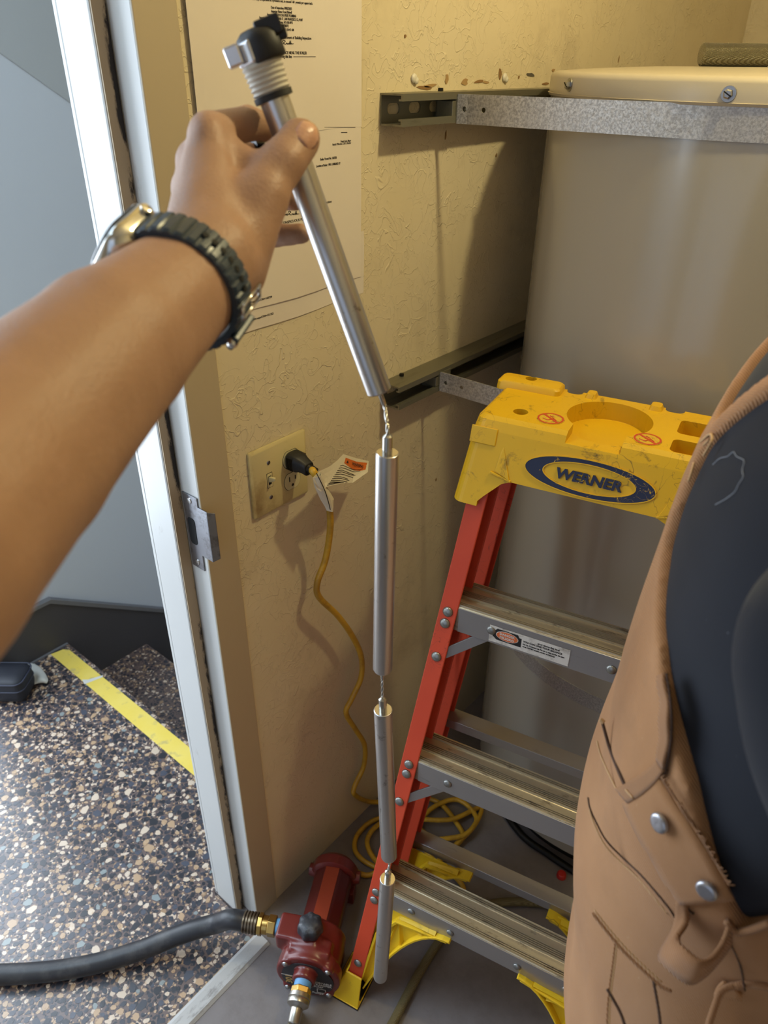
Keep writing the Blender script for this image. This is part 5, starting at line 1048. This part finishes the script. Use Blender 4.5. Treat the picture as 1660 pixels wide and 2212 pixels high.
# finer hand: rebuild the hand region at higher resolution is not needed; nail and ring are separate
tip, ipj = V(*thumb[1][1]), V(*thumb[1][0]); td = (tip-ipj).normalized(); tocam = (Vector(CAM)-tip).normalized(); nv = (tocam*.95+Vector(CR)*.22+Vector(CU)*.05); nv = (nv-td*nv.dot(td)).normalized(); ns = td.cross(nv)
nb = B(); nC = tip-td*.0034+nv*.0012
for i in range(9):
    for j in range(9):
        s, t = i/8*2-1, j/8*2-1; w = .0092*(1-.22*max(0, -s)**2-.30*max(0, s)**4); a = t*.86
        nb.v.append(nC+td*(s*.0094)+ns*(math.sin(a)*w*1.2)+nv*(.0130*math.cos(a)+.0009-.0022*max(0, s)**2-.0006*s*s))
nb.f = [(i*9+j, (i+1)*9+j, (i+1)*9+j+1, i*9+j+1) for i in range(8) for j in range(8)]
no = nb.build('thumbnail', skinmat('nail', (206, 158, 132), (198, 148, 122), (212, 170, 148)), arm, True); m = no.modifiers.new('solid', 'SOLIDIFY'); m.thickness = .0008; no.data.materials[0].node_tree.nodes['Principled BSDF'].inputs['Roughness'].default_value = .3
rp = V(*K(566, 326, .540)); rd = (V(*mid[1][1])-V(*mid[1][0])).normalized()
B().lathe(V(*K(553, 341.5, .5565)), rd, [(-.004, .0112), (-.0035, .0132), (.0035, .0132), (.004, .0112), (-.004, .0112)], 32).build('black_ring', plain('black_ring_metal', (16, 16, 18), .15, .9), hd, 50)
# wrist watch
wc = V(*K(393, 616, .431)); wa = (V(*K(470, 500, .470))-V(*K(260, 735, .380))).normalized()
wn = Vector(CR)*-.62+Vector(CU)*.78; wn = (wn-wa*wn.dot(wa)).normalized(); wsd = wa.cross(wn)
if wsd.dot(Vector(CF)) > 0: wsd = -wsd                                          # side that faces the viewer
ww_ = thing('wrist_watch', 'dark ridged-band watch with silver case worn on the outstretched wrist', 'watch', wc)
M_band = plain('dark_rubber_band', (48, 62, 78), .32, 0, .12, 60, .1, 400); M_hole = plain('band_hole', (10, 10, 12), .8); M_case = plain('watch_steel', (214, 212, 206), .16, 1); M_gls = plain('watch_glass', (14, 15, 18), .06, 0, .05, 10, spec=.8)
def wp(a, r, t=0): return wc+(wn*math.cos(a)*.98+wsd*math.sin(a)*.93)*r+wa*t
RB, HWD = .0358, .0115
bb = B(); N = 240
A0, A1 = R2(26), R2(334); rr_ = []
for i in range(N+1):
    a = A0+(A1-A0)*i/N; ph = (i % 8)/8; rid = .0012*(1 if ph < .6 else 0); hwid = HWD*(1-.10*math.sin(a/2)**2)
    rr_.append([wp(a, RB, -hwid), wp(a, RB+.0032+rid*.6, -hwid), wp(a, RB+.0040+rid, -hwid*.84), wp(a, RB+.0042+rid, 0), wp(a, RB+.0040+rid, hwid*.84), wp(a, RB+.0032+rid*.6, hwid), wp(a, RB, hwid)])
bb.loft(rr_).build('band', M_band, ww_, 30)
for k in range(7):
    a = R2(86+8.6*k); c = wp(a, RB+.0050); d = (wn*math.cos(a)+wsd*math.sin(a)).normalized(); B().lathe(c, d, [(0, .0021), (.0008, .0021), (.0009, .0004)], 10).build('band_hole', M_hole, ww_)
# keeper and buckle towards the underside
for a0, hwd, nm in ((R2(150), .0135, 'buckle'),):
    d = (wn*math.cos(a0)+wsd*math.sin(a0)).normalized(); t_ = wa.cross(d); c = wc+d*(RB+.0068)
    for s in (-1, 1): B().cyl(c+t_*.004*s-wa*hwd, c+t_*.004*s+wa*hwd, .0010, n=12).build('buckle_bar', M_case, ww_, True)
    for s in (-1, 1): B().cyl(c-t_*.004+wa*hwd*s, c+t_*.004+wa*hwd*s, .0010, n=12).build('buckle_side', M_case, ww_, True)
d = (wn*math.cos(R2(182))+wsd*math.sin(R2(182))).normalized(); t_ = wa.cross(d); B().obox(wc+d*(RB+.0062), wa, t_, d, .0142, .005, .0022).build('band_keeper', M_band, ww_, bevel=.0012)
B().ball(wc+d*(RB+.0058)-wa*.0125, .0034).build('band_pin', M_case, ww_, True)
def crec(w, h, r, t): return [wc+wn*t+wa*y+wsd*x for x, y in rrect(w, h, r, 6)]
B().loft([crec(.034, .042, .010, .0310), crec(.0375, .0455, .012, .0335), crec(.0385, .0465, .0125, .0385), crec(.0370, .0450, .012, .0420), crec(.0345, .0425, .011, .0432)]).build('case', M_case, ww_, 50)
B().loft([crec(.0345, .0425, .011, .0430), crec(.0340, .0420, .011, .0442), crec(.0310, .039, .010, .0452), crec(.01, .012, .004, .0455)]).build('glass', M_gls, ww_, 50)
c = wc+wn*.0375+wsd*.0192+wa*.010; B().lathe(c, wsd, [(0, .0034), (.0018, .0034), (.0022, .0026)], 18).build('crown', M_case, ww_, 40)
